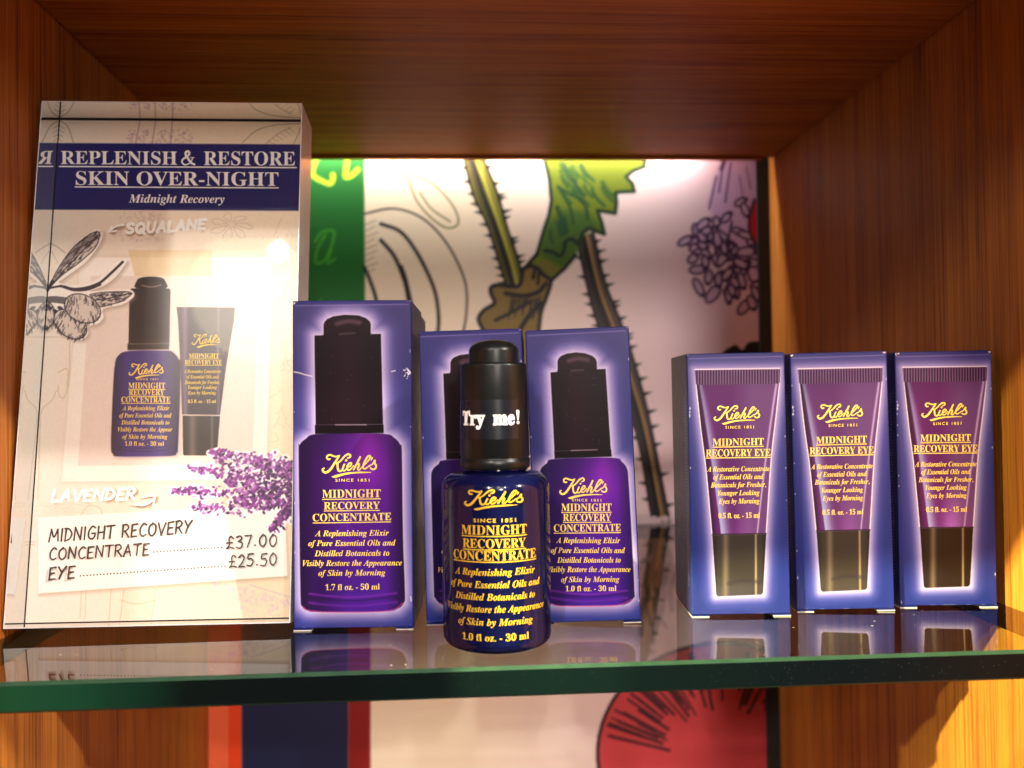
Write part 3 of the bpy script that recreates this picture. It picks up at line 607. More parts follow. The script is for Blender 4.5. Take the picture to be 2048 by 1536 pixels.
    # white mount with its picture and a strip of tape
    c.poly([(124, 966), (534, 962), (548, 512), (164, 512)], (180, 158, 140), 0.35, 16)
    c.poly([(123, 963), (532, 959), (545, 514), (162, 515)], (238, 226, 216)); c.poly([(156, 932), (505, 928), (518, 552), (182, 552)], (226, 206, 196), 1, 2.5)
    c.poly([(256, 500), (424, 500), (424, 552), (270, 552)], (220, 190, 140), 0.7, 2)
    # pictured dropper bottle
    bd = sm([(258, 702), (236, 712), (229, 735), (225, 800), (222, 890), (226, 908), (240, 913), (340, 912), (353, 905), (356, 890), (361, 740), (357, 718), (345, 704), (330, 701)], 5, True)
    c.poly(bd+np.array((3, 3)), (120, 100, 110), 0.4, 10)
    def bcol(x, y):
        q = np.clip((x-222)/136, 0, 1); e_ = np.clip(np.minimum(q, 1-q)/0.25, 0, 1)[:, None]
        return np.array((26, 20, 52))*(1-e_) + np.array((58, 44, 118))*e_
    c.poly(bd, bcol)
    for y in (893, 899): c.line(sm([(234, y), (290, y+4), (345, y-1)]), 2, (24, 18, 56), 0.7)
    c.poly(sm([(273, 577), (273, 563), (280, 556), (303, 553), (324, 556), (331, 563), (331, 577)], 3, True), (30, 20, 22)); c.poly([(263, 577), (339, 577), (341, 582), (339, 686), (257, 687), (259, 582)], (26, 17, 20)); c.poly([(255, 687), (339, 686), (338, 699), (255, 700)], (32, 24, 28))
    c.line(sm([(284, 571), (302, 574), (322, 570)]), 2, (150, 130, 120)); c.line([(258, 688), (338, 687)], 1.6, (110, 96, 90))
    # pictured tube
    tb = [(353, 614), (470, 615), (468, 640), (452, 735), (440, 830), (364, 829), (361, 735), (356, 640)]
    def tcol(x, y):
        q = np.clip((x-355)/95, 0, 1); e_ = np.exp(-((q-0.16)/0.06)**2)[:, None]*0.5 + np.exp(-((q-0.86)/0.03)**2)[:, None]*0.4
        return np.array((58, 42, 52))*(1-e_) + np.array((160, 140, 170))*e_
    c.poly(tb, tcol); c.poly([(365, 831), (440, 832), (434, 908), (430, 911), (368, 911), (366, 908)], lambda x, y: np.array((50, 38, 32)) + 46*np.exp(-((x-385)/8)**2)[:, None] + 40*np.exp(-((x-424)/3)**2)[:, None])
    # olive sprig cut-out
    cut = CO([(500, 860), (560, 780), (640, 640), (700, 520), (790, 400), (900, 270), (1060, 150), (1160, 105), (1215, 130), (1205, 230), (1130, 360), (1010, 500), (880, 600), (740, 700), (700, 740), (860, 770), (1060, 740), (1230, 650), (1380, 520), (1440, 460), (1500, 470), (1470, 540), (1360, 680), (1220, 780), (1060, 840), (1200, 835), (1480, 815), (1580, 850), (1570, 920), (1440, 1000), (1220, 1050), (1225, 1150), (1150, 1230), (1040, 1260), (1040, 1350), (960, 1415), (820, 1390), (700, 1310), (650, 1210), (560, 1280), (480, 1310), (430, 1290), (430, 860)])
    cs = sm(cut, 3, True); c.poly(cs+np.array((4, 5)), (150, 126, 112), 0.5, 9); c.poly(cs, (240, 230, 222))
    def hatch(poly, n_, ang, ln, dark=0.8, edge=None):
        P = np.array(poly); (x0, y0_), (x1, y1_) = P.min(0), P.max(0)
        k_ = 0
        while k_ < n_:
            x, y = r.uniform(x0, x1), r.uniform(y0_, y1_)
            i = np.array([np.argmin((c.X-x)**2+(c.Y-y)**2)])
            d = c.dist(i, P, True)[0]; k_ += 1
            if d > -1: continue
            if edge and r.random() > math.exp(d/edge): continue
            a = ang+r.uniform(-0.3, 0.3); L = r.uniform(0.5, 1)*ln
            c.line([(x, y), (x+math.cos(a)*L, y+math.sin(a)*L)], r.uniform(1.0, 1.9), (36, 26, 34), r.uniform(0.4, dark))
    lf = CO([(600, 750), (650, 640), (740, 490), (880, 310), (1060, 170), (1160, 140), (1175, 190), (1130, 320), (1010, 440), (900, 530), (760, 630), (660, 720), (560, 830)])
    c.poly(sm(lf, 3, True), (206, 192, 184)); c.poly(sm(CO([(620, 740), (760, 560), (960, 360), (1150, 180), (1060, 180), (880, 320), (740, 500)]), 3, True), (120, 104, 106), 0.7, 3)
    hatch(lf, 430, -0.8, 12, 0.95); c.line(sm(lf+lf[:1], 3), 1.8, (30, 22, 30)); c.line(sm(CO([(590, 790), (760, 590), (960, 380), (1140, 200)])), 2, (40, 30, 36))
    c.line(sm(CO([(720, 780), (860, 815), (1020, 800), (1180, 740), (1320, 620), (1450, 495)])), 5, (46, 34, 40)); c.line(sm(CO([(760, 790), (880, 825), (1040, 815), (1180, 760)])), 6, (56, 42, 48))
    c.line(sm(CO([(520, 880), (580, 810), (660, 790), (720, 780)])), 4, (44, 34, 40)); c.line(sm(CO([(500, 900), (560, 830), (620, 720)])), 6, (40, 30, 38))
    l2 = CO([(1060, 880), (1200, 855), (1460, 845), (1550, 860), (1540, 890), (1440, 960), (1300, 1000), (1190, 1025), (1130, 960)])
    c.poly(sm(l2, 3, True), (214, 200, 190)); hatch(l2, 240, -0.1, 9, 0.9); c.line(sm(l2+l2[:1], 3), 1.6, (40, 28, 34)); c.line(sm(CO([(1110, 950), (1300, 920), (1540, 865)])), 1.8, (40, 30, 36))
    for q in range(6): c.line(sm(CO([(505, 930+q*12), (620, 905+q*13), (780, 920+q*14)])), 2, (36, 28, 38), 0.85)
    def olive(cx, cy_, rx, ry, an, n_):
        (q,) = CO([(cx, cy_)]); P = [(q[0]+rx*math.cos(a)*math.cos(an)-ry*math.sin(a)*math.sin(an), q[1]+rx*math.cos(a)*math.sin(an)+ry*math.sin(a)*math.cos(an)) for a in np.linspace(0, 2*math.pi, 30)[:-1]]
        c.poly(P, (212, 196, 186)); hatch(P, n_, an+1.2, 10, 0.95, edge=7.0); c.line(P+P[:1], 2, (30, 22, 30))
    olive(500, 1120, 26, 29, 0, 300); olive(830, 1230, 37, 25, 0.65, 420); olive(975, 1045, 38, 27, 0.45, 380)
    for a, b_, e_ in ((545, 1010, 40), (590, 1040, 30), (710, 1040, 34), (650, 1075, 30)):
        (q,) = CO([(a, b_)]); c.blob(q[0], q[1], e_/5.9, 3.6, 0.3, (28, 24, 40), 0.9)
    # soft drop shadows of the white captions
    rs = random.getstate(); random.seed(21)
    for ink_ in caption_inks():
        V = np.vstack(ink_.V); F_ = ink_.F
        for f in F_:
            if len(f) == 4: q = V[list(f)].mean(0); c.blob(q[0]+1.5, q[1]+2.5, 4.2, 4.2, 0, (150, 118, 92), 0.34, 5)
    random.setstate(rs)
    # price card
    card = [(76, 1036), (380, 1017), (570, 1010), (575, 1152), (76.5, 1187)]
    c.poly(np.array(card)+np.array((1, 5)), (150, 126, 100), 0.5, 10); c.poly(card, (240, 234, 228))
    # lavender bunch: white cut-out, then petals
    spikes = [((585, 985), (345, 982), 26), ((590, 960), (370, 935), 30), ((590, 940), (420, 905), 26), ((590, 950), (495, 915), 30), ((592, 1005), (385, 1015), 26), ((592, 1000), (470, 1000), 40), ((590, 1010), (540, 1060), 26), ((592, 970), (450, 965), 40), ((592, 960), (568, 930), 22)]
    pts = []
    for (a, b_, w) in spikes:
        for q in range(170):
            f = r.random()**0.8; ww = w*(1-f)**0.6+5; x = a[0]+(b_[0]-a[0])*f; y = a[1]+(b_[1]-a[1])*f + r.gauss(0, 0.36)*ww
            pts.append((x, y, f))
    for x, y, f in pts[::3]: c.blob(x, y, 8, 7, 0, (244, 236, 240), 1, 2)
    pal = [(122, 50, 132), (164, 90, 176), (88, 34, 104), (186, 124, 194), (54, 20, 66), (142, 66, 146), (206, 164, 210), (244, 236, 242)]
    r.shuffle(pts)
    for x, y, f in pts:
        dk = 0.9*(x > 515)*(y > 940)+0.3*(1-f); w = [4, 3, 3+6*dk, 1.6, 1.5+9*dk, 4, 0.9, 0.7]
        c.blob(x, y, r.uniform(2.6, 5.4), r.uniform(1.8, 3.2), r.uniform(-1.4, 1.4), r.choices(pal, w)[0], 0.92, 1.3)
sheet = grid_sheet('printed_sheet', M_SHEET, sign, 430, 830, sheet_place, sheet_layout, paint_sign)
# heading in white serif capitals
def ampersand(ink, x, y, s_, lay):
    f = lambda P: [(x+a*s_, y-b_*s_) for a, b_ in P]
    ink.stroke(f([(0.98, 0.02), (0.72, 0.16), (0.36, 0.68), (0.34, 0.9), (0.5, 0.99), (0.62, 0.86), (0.5, 0.66), (0.16, 0.42), (0.06, 0.22), (0.2, 0.02), (0.46, 0.02), (0.72, 0.2), (0.86, 0.5)]), 0.15*s_, 0.06*s_, lay, 6, 0.15*s_)
    ink.bar(x+0.68*s_, y-0.52*s_, x+1.0*s_, y-0.52*s_, 0.05*s_, lay+9)
ik = Ink()
ik.text('REPLENISH', 'b', 122, 354, 328.2, 329.5, 26); ampersand(ik, 362.5, 329.5, 27, 0); ik.text('RESTORE', 'b', 408, 590, 330.2, 331, 27)
ik.bar(118, 333.2, 593.5, 335.4, 2.4, n_=4)
ik.text('SKIN OVER-NIGHT', 'b', 152, 557, 369.8, 372, 27); ik.bar(150, 374, 557.5, 376, 2.2, n_=4)
ik.text('Midnight Recovery', 'bi', 258, 449, 405.2, 406.2, 16)
ik.build('heading_lettering', M_WHITE, sheet, sign_map)
ik = Ink()
pen(ik, 'MIDNIGHT RECOVERY', 98, 384, 1084, 1066, 25, 3.6, slant=0.1); pen(ik, 'CONCENTRATE', 99, 300, 1120, 1110, 23, 3.5, 100, slant=0.08)
pen(ik, '£37.00', 453, 556, 1097, 1091, 24, 3.0, 200); pen(ik, 'EYE', 99, 152, 1160, 1156, 24, 3.6, 250, slant=0.1); pen(ik, '£25.50', 459, 556, 1134.5, 1129, 24, 3.0, 280)
for a, b_, n_ in (((308, 1104), (443, 1094.8), 21), ((161, 1151.6), (450, 1132), 44)):
    for q in range(n_): f = q/(n_-1); ik.disc(a[0]+(b_[0]-a[0])*f, a[1]+(b_[1]-a[1])*f, 1.55, q % 3)
ik.build('price_lettering', M_PENCIL, sheet, sign_map)
random.seed(21)
for ink_ in caption_inks(): ink_.build('caption_lettering', M_CAPT, sheet, sign_map)
ik = Ink(); logo(ik, 258, 327, 727, 751); ik.text('SINCE 1851', 'p', 273, 317, 760.5, 760.5, 3.4, 0.01, 70, 1.3)
for t, a, b_, y, cp_ in (('MIDNIGHT', 257, 331, 777, 11.5), ('RECOVERY', 258, 329, 790.5, 11.5), ('CONCENTRATE', 243, 341, 805, 11.5)): ik.text(t, 'b', a, b_, y, y, cp_); ik.bar(a, y+2, b_, y+2, 1.2)
for t, a, b_, y in (('A Replenishing Elixir', 245, 339, 820.5), ('of Pure Essential Oils and', 239, 343, 835), ('Distilled Botanicals to', 243, 339, 849), ('Visibly Restore the Appear', 236, 345, 863), ('of Skin by Morning', 245, 335, 877.5)): ik.text(t, 'bi', a, b_, y, y, 8.5)
ik.text('1.0 fl oz. - 30 ml', 'b', 250, 328, 891.5, 891.5, 8.5)
logo(ik, 384, 440, 668, 690, 0, 0.8)
for t, a, b_, y in (('MIDNIGHT', 378, 438, 716), ('RECOVERY EYE', 370, 444, 729)): ik.text(t, 'b', a, b_, y, y, 9); ik.bar(a, y+1.8, b_, y+1.8, 1)
for t, a, b_, y in (('A Restorative Concentrate', 368, 442, 746), ('of Essential Oils and', 373, 438, 757), ('Botanicals for Fresher,', 370, 440, 768), ('Younger Looking', 376, 434, 778), ('Eyes by Morning', 376, 432, 789)): ik.text(t, 'bi', a, b_, y, y, 6.6)
ik.text('0.5 fl. oz. - 15 ml', 'b', 376, 432, 806, 806, 6.6)
ik.build('pictured_lettering', M_GOLD, sheet, sign_map)

# ------------------------------------------------------------------ cartons
def carton(name, label, cat, w, h, d, corners, pose, paint, group=None, nu=180, nv=480, rot=None):
    t = thing(name, label, cat, (pose[0], pose[1], 0.0), group)
    set_pose(t, pose)
    B = 0.0009                                                      # the carton stands on its tuck flaps
    V, F = box((-w/2, 0, B), (w/2, d, B+h)); bevel(mesh('carton', V, F, M_CARTON, t), 0.0005, 2)
    H = homog(corners, [(-w/2, h+B), (w/2, h+B), (-w/2, B), (w/2, B)]); Hi = np.linalg.inv(H)
    e_ = 0.0004
    def place(u, v): return np.c_[-w/2+e_+(w-2*e_)*u, np.full(len(u), -0.0001), B+e_+(h-2*e_)*v]
    grid_sheet('printed_front', M_PRINT, t, nu, nv, place, lambda u, v: happly(Hi, place(u, v)[:, [0, 2]]), paint)
    for sx in (-1, 1):
        x0_, x1_ = sorted((sx*w/2, sx*(w/2-0.0068)))
        V = [(x, y, z) for z in (0.0, 0.0004, 0.00088) for x, y in ((x0_, -0.0003), (x1_, -0.0003), (x1_, d*0.9), (x0_, d*0.9))]
        F = [(3, 2, 1, 0), (8, 9, 10, 11)] + [(j+i, j+(i+1) % 4, j+4+(i+1) % 4, j+4+i) for j in (0, 4) for i in range(4)]
        mesh('tuck_flap', V, F, [M_PAPER, M_CARTON], t, fm=[0, 1]+[0]*4+[1]*4)
    return t, (lambda V, L: (lambda q: np.c_[q[:, 0], -0.00022-L*4e-6, q[:, 1]])(happly(H, V)))
def set_pose(t, p):
    t.location = (p[0], p[1], 0.0)
    t.rotation_euler = (Matrix.Rotation(p[2], 3, 'Z') @ Matrix.Rotation(p[4], 3, 'X') @ Matrix.Rotation(p[3], 3, 'Y')).to_euler()
def dup(root, pose, label):
    r = root.copy(); COL.objects.link(r); r['label'] = label
    for ch in list(root.children):
        c = ch.copy(); COL.objects.link(c); c.parent = r
        for g in list(ch.children):
            d = g.copy(); COL.objects.link(d); d.parent = c
    set_pose(r, pose); return r
def front_bg(c, y0_, y1_, top, bot):
    t = np.clip((c.Y-y0_)/(y1_-y0_), 0, 1)[:, None]; c.C[:] = np.array(top)*(1-t)+np.array(bot)*t
GL = (194, 178, 210)
def dropper_art(c, K, seed, body_mid, body_edge):
    """K: conversion of measured bottle outline to layout units"""
    body, cap, dome, ring = K['body'], K['cap'], K['dome'], K['ring']
    hull = K['hull']
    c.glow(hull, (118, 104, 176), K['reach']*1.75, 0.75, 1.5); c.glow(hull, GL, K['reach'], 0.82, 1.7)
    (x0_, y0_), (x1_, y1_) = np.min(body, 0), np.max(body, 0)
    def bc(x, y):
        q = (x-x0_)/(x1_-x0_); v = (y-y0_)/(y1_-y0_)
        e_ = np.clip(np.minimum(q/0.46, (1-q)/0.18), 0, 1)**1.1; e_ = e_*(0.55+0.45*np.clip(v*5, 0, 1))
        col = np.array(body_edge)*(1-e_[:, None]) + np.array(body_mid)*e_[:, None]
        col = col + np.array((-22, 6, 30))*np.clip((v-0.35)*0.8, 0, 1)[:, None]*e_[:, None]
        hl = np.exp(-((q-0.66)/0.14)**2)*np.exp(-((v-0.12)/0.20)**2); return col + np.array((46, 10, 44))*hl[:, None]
    c.poly(body, bc); w = x1_-x0_
    for f, col, th in ((0.905, (120, 40, 160), 4), (0.925, (34, 12, 60), 3), (0.955, (100, 36, 150), 5)):
        y = y0_+(y1_-y0_)*f; c.line(sm([(x0_+w*0.10, y-3), (x0_+w*0.3, y+2), (x0_+w*0.55, y+4), (x0_+w*0.92, y-4)]), th, col, 0.55, 3)
    c.line(sm(K['foot']), 2.0, (196, 60, 120), 0.7)
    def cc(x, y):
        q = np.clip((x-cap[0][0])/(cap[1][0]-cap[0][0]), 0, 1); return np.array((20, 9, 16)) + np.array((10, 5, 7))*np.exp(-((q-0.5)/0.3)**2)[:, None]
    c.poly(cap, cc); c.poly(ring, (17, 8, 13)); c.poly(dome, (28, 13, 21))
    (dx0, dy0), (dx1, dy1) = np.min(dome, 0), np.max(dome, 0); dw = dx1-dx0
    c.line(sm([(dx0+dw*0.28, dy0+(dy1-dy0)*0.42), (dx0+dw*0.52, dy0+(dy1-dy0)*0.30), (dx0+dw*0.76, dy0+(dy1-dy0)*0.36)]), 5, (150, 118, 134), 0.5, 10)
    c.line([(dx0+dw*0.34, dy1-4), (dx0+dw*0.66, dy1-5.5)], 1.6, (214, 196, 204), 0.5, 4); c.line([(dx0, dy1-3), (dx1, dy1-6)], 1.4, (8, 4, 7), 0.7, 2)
    a, b_ = np.array(ring[0]), np.array(ring[1]); c.line([a+(b_-a)*0.3, a+(b_-a)*0.75], 1.8, (190, 170, 180), 0.6, 2.2)
    r = random.Random(seed)
    for k_ in range(16):
        q = r.random(), r.random(); c.blob(cap[0][0]+w*0.7*q[0], cap[0][1]+(cap[2][1]-cap[0][1])*q[1], 0.9, 0.8, 0, (120, 100, 110), 0.6, 1)
    # fold edges
    x0c, x1c, y0c, y1c = c.X.min(), c.X.max(), c.Y.min(), c.Y.max()
def wear(c, corners, seed, amount=1.0):
    r = random.Random(seed); TL, TR, BL, BR = [np.array(q, float) for q in corners]
    c.line([TL+(0, 4), TR+(0, 4)], 8, (40, 36, 98), 0.7, 5); c.line([TL+(6, 10), TR+(-6, 9)], 2, (150, 130, 190), 0.45, 2)
    c.line([TR, BR], 4, (30, 34, 96), 0.6, 4); c.line([TL, BL], 4, (34, 38, 100), 0.6, 4)
    for q, s_ in ((TL, 1), (TR, 1)):
        for k_ in range(int(8*amount)): c.blob(q[0]+r.gauss(0, 4), q[1]+abs(r.gauss(0, 3)), r.uniform(1, 3.4), r.uniform(0.8, 1.6), r.random()*3, (226, 208, 184), 0.9, 1)
    for k_ in range(int(10*amount)):
        f = r.random(); q = BL+(BR-BL)*f; c.blob(q[0], q[1]-r.random()*2, r.uniform(2, 6), 0.7, 0, (190, 180, 190), 0.5, 1)
    for k_ in range(int(6*amount)):
        s_ = r.random() < 0.5; f = r.random(); q = (TL+(BL-TL)*f) if s_ else (TR+(BR-TR)*f); c.blob(q[0]+(3 if s_ else -3), q[1], 0.9, r.uniform(1, 3), 0, (214, 206, 222), 0.8, 1)
def A4(p): return [(570+a/2.8444, 580+b_/2.8444) for a, b_ in p]
def A5(p): return [(570+a/2.8444, 880+b_/2.8444) for a, b_ in p]
def serum_text(ik, rows, lg, since, lay=0):
    logo(ik, *lg, lay=lay); ik.text('SINCE 1851', 'p', *since, fat=0.012, lay=lay+70, space=1.35)
    for t, st, a, b_, ya, yb, cp_, ul in rows:
        ik.text(t, st, a, b_, ya, yb, cp_)
        if ul: ik.bar(a, ya+ul, b_, yb+ul, cp_*0.11)
LINES = ['A Replenishing Elixir', 'of Pure Essential Oils and', 'Distilled Botanicals to', 'Visibly Restore the Appearance', 'of Skin by Morning']
def rowset(f, xs_, bases, caps, uls, size):
    R = []
    for t, (a, b_), (ya, yb), cp_, ul in zip(['MIDNIGHT', 'RECOVERY', 'CONCENTRATE'], xs_[:3], bases[:3], caps[:3], uls): R.append((t, 'b', a, b_, ya, yb, cp_, ul))
    for t, (a, b_), (ya, yb), cp_ in zip(LINES, xs_[3:8], bases[3:8], caps[3:8]): R.append((t, 'bi', a, b_, ya, yb, cp_, 0))
    (a, b_), (ya, yb) = xs_[8], bases[8]; R.append((size, 'b', a, b_, ya, yb, caps[8], 0)); return R
S = 2.8444
# 50 ml carton
CB1 = [(585, 603), (822, 602), (587, 1258), (828, 1255)]
K1 = dict(body=sm(A4([(190, 818), (120, 845), (84, 880), (78, 930), (84, 1500), (88, 1750), (96, 1800), (130, 1825), (200, 1832), (560, 1830), (640, 1815), (678, 1780), (684, 1720), (672, 1400), (665, 930), (655, 880), (620, 840), (550, 818)]), 4, True),
    cap=A4([(168, 262), (545, 254), (558, 765), (175, 768)]), dome=np.array(A4([(220, 266), (220, 202), (225, 187), (240, 170), (275, 155), (340, 146), (420, 150), (462, 166), (482, 184), (488, 200), (487, 262)])),
    ring=A4([(170, 768), (561, 766), (562, 815), (171, 818)]), foot=A4([(100, 1800), (150, 1826), (380, 1834), (600, 1824), (675, 1780)]), reach=28)
K1['hull'] = np.r_[np.array(A4([(168, 262), (220, 252), (220, 190), (250, 160), (340, 145), (420, 150), (470, 170), (488, 190), (487, 246), (545, 254), (560, 815), (620, 840), (655, 880), (665, 930), (672, 1400), (684, 1720), (678, 1780), (640, 1815), (560, 1830), (200, 1832), (130, 1825), (96, 1800), (88, 1750), (84, 1500), (78, 930), (84, 880), (120, 845), (170, 818)]))]
def paint_b1(c):
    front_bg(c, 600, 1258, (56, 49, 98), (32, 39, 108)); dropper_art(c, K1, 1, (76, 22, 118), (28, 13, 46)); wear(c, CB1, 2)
    for p in ([(42, 465), (80, 472), (105, 480)], [(110, 482), (135, 488), (155, 492)], [(690, 448), (712, 470), (700, 485)], [(700, 460), (716, 480)], [(606, 466), (626, 462)], [(716, 1745), (720, 1770)]): c.line(A4(p), 2, (228, 214, 220), 0.85, 1.2)
    r = random.Random(8)
    for k_ in range(14): q = A4([(690+r.gauss(0, 10), 470+r.gauss(0, 14))])[0]; c.blob(q[0], q[1], r.uniform(0.8, 2.2), 1, r.random()*3, (236, 226, 226), 0.85, 1)
POSE1 = (-0.04112, 0.35243, -0.04244, 0.00452, -0.00264)
b1, map1 = carton('serum_box', 'large navy serum box with a 50 ml dropper bottle pictured, creased across the cap', 'box', 0.0462, 0.1269, 0.0462, CB1, POSE1, paint_b1, 'navy serum boxes', 200, 540)
xs1 = [(a/S+570, b_/S+570) for a, b_ in ((213, 545), (222, 540), (158, 605), (170, 592), (133, 630), (168, 595), (100, 667), (190, 572), (230, 540))]
ba1 = [(580+1181/S, 580+1178/S), (580+1247/S, 580+1244/S), (880+461/S, 880+455/S)] + [(880+y/S, 880+(y-3)/S) for y in (546, 602, 660, 716, 772)] + [(880+854/S, 880+850/S)]
ik = Ink(); serum_text(ik, rowset(None, xs1, ba1, [45/S, 41/S, 42/S]+[32/S]*5+[33/S], [3.2, 3.0, 3.4], '1.7 fl oz. - 50 ml'), (570+213/S, 570+522/S, 580+933/S, 580+1040/S), (570+288/S, 570+482/S, 580+1089/S, 580+1088/S, 5.6))
ik.build('gold_lettering', M_GOLD, b1, map1)
# second 50 ml carton behind it
pb = dup(b1, (-0.0398, 0.4005, -0.03, 0.0, 0.0), 'large navy serum box standing directly behind the creased 50 ml box, mostly hidden')
# 30 ml cartons
CB3 = [(1053, 664), (1256, 651), (1071, 1248), (1284, 1240)]
K3 = dict(body=sm(A4([(1535, 950), (1490, 975), (1455, 1010), (1448, 1070), (1455, 1300), (1468, 1700), (1476, 1750), (1510, 1785), (1580, 1796), (1880, 1790), (1950, 1778), (1985, 1745), (1990, 1700), (1968, 1300), (1953, 1060), (1945, 1000), (1915, 960), (1860, 938)]), 4, True),
    cap=A4([(1513, 466), (1822, 440), (1852, 892), (1533, 906)]), dome=np.array(A4([(1553, 466), (1553, 405), (1558, 390), (1572, 375), (1605, 361), (1655, 353), (1705, 356), (1748, 370), (1766, 386), (1772, 400), (1774, 452)])),
    ring=A4([(1531, 906), (1855, 891), (1858, 932), (1534, 948)]), foot=A4([(1500, 1780), (1560, 1796), (1720, 1797), (1890, 1790), (1975, 1756)]), reach=26)
K3['hull'] = np.array(A4([(1513, 466), (1553, 450), (1553, 395), (1575, 372), (1640, 354), (1700, 356), (1750, 372), (1771, 390), (1773, 437), (1822, 440), (1858, 932), (1915, 960), (1945, 1000), (1953, 1060), (1968, 1300), (1990, 1700), (1985, 1745), (1950, 1778), (1880, 1790), (1580, 1796), (1510, 1785), (1476, 1750), (1468, 1700), (1455, 1300), (1448, 1070), (1455, 1010), (1490, 975), (1534, 948)]))
def paint_b3(c):
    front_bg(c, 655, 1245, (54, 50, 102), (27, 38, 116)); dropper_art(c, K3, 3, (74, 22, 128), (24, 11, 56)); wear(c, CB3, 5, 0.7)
POSE3 = (0.05023, 0.35152, -0.10106, -0.02531, -0.0108)
b3, map3 = carton('serum_box', 'small navy serum box right of the tester bottle, one bottom corner dented', 'box', 0.04087, 0.1152, 0.0405, CB3, POSE3, paint_b3, 'navy serum boxes', 180, 490)
xs3 = [(a/S+570, b_/S+570) for a, b_ in ((1570, 1857), (1580, 1855), (1527, 1910), (1540, 1907), (1510, 1935), (1545, 1910), (1490, 1967), (1567, 1903), (1592, 1885))]
ba3 = [(880+y/S, 880+(y-d)/S) for y, d in ((393, 5), (450, 5), (512, 8), (577, 4), (635, 5), (691, 5), (746, 6), (804, 6), (857, 5))]
R3 = rowset(None, xs3, ba3, [42/S, 41/S, 42/S]+[31/S]*5+[31/S], [2.8, 2.8, 3.0], '1.0 fl oz. - 30 ml')
ik = Ink(); serum_text(ik, R3, (570+1562/S, 570+1830/S, 580+1056/S, 580+1152/S), (570+1630/S, 570+1798/S, 580+1189/S, 580+1188/S, 5.0))
ik.build('gold_lettering', M_GOLD, b3, map3)
dup(b3, (0.0070, 0.3560, -0.095, -0.0144, 0.0), 'small navy serum box half hidden behind the tester bottle')
# eye cream cartons
CT1 = [(1371.5, 709), (1571, 706), (1386, 1231), (1580, 1228)]
def A6(p): return [(1310+a/2.8444, 670+b_/2.8444) for a, b_ in p]
def paint_tube(c, seed, capc, mid, pool):
    front_bg(c, 705, 1230, (50, 47, 102), (21, 31, 98))
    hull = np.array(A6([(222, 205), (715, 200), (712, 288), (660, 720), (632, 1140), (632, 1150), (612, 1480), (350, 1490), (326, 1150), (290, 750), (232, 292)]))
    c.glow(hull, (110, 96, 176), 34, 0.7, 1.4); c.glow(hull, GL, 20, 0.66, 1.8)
    tube = np.r_[sm(A6([(232, 290), (262, 560), (290, 770), (326, 1146)]), 5), sm(A6([(632, 1142), (662, 720), (690, 480), (712, 285)]), 5)]
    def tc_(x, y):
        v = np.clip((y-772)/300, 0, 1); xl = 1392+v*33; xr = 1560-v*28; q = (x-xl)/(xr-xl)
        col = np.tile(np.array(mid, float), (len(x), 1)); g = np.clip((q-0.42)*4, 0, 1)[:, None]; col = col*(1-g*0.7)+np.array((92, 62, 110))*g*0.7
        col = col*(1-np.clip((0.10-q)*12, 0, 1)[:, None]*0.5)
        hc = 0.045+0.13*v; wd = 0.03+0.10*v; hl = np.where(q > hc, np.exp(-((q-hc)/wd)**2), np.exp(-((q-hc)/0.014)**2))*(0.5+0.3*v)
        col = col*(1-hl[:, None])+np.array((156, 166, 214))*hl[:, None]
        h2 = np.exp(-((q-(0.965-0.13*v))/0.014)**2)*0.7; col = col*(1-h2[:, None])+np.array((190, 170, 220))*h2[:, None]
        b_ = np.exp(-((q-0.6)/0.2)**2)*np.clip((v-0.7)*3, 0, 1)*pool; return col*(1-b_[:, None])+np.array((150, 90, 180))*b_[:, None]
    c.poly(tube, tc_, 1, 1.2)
    c.poly(A6([(222, 205), (715, 200), (712, 288), (232, 293)]), lambda x, y: np.array((64, 34, 72)) + 42*(np.clip(np.sin(x*2*math.pi/5.6)*1.4, -0.4, 1))[:, None], 1, 1.2)
    c.line(A6([(224, 203), (713, 199)]), 2.2, (226, 212, 226), 0.9, 1.4); c.line(sm(A6([(232, 292), (262, 560), (290, 770), (326, 1146)])), 1.6, (240, 226, 236), 0.8, 1.2); c.line(sm(A6([(712, 285), (690, 480), (662, 720), (632, 1142)])), 1.6, (240, 226, 236), 0.8, 1.2)
    c.line(A6([(328, 1147), (632, 1142)]), 2.2, (40, 20, 40))
    cap_ = sm(A6([(328, 1150), (480, 1148), (632, 1145), (624, 1300), (614, 1465), (606, 1480), (480, 1490), (360, 1492), (350, 1480), (338, 1300)]), 1, True)
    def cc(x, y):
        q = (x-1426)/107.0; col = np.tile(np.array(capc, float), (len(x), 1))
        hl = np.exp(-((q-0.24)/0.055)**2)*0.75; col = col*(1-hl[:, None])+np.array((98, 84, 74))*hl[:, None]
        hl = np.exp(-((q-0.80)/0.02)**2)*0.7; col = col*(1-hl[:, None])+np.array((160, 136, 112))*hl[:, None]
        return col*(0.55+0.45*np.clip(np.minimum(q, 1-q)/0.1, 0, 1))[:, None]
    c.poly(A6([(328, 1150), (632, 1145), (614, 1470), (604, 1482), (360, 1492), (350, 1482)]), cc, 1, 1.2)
    c.line(sm(A6([(420, 1420), (500, 1405), (600, 1412)])), 7, (30, 22, 30), 0.5*(capc[0] > 34), 5)
    wear(c, CT1, 9+seed*4, 0.8+0.5*seed)
    r = random.Random(3+seed)
    for k_ in range(9): q = A6([(196+r.gauss(0, 2), r.choice([430, 450, 470, 1120, 1150, 1190]))])[0]; c.blob(q[0], q[1], 0.9, r.uniform(1.5, 4), 0, (230, 230, 240), 0.8, 1)
PT = [(0.11243, 0.35603, -0.0712, -0.0051, 0.003), (0.15684, 0.35950, -0.0909, -0.0120, 0.008), (0.2008, 0.36080, -0.100, -0.0036, 0.008)]
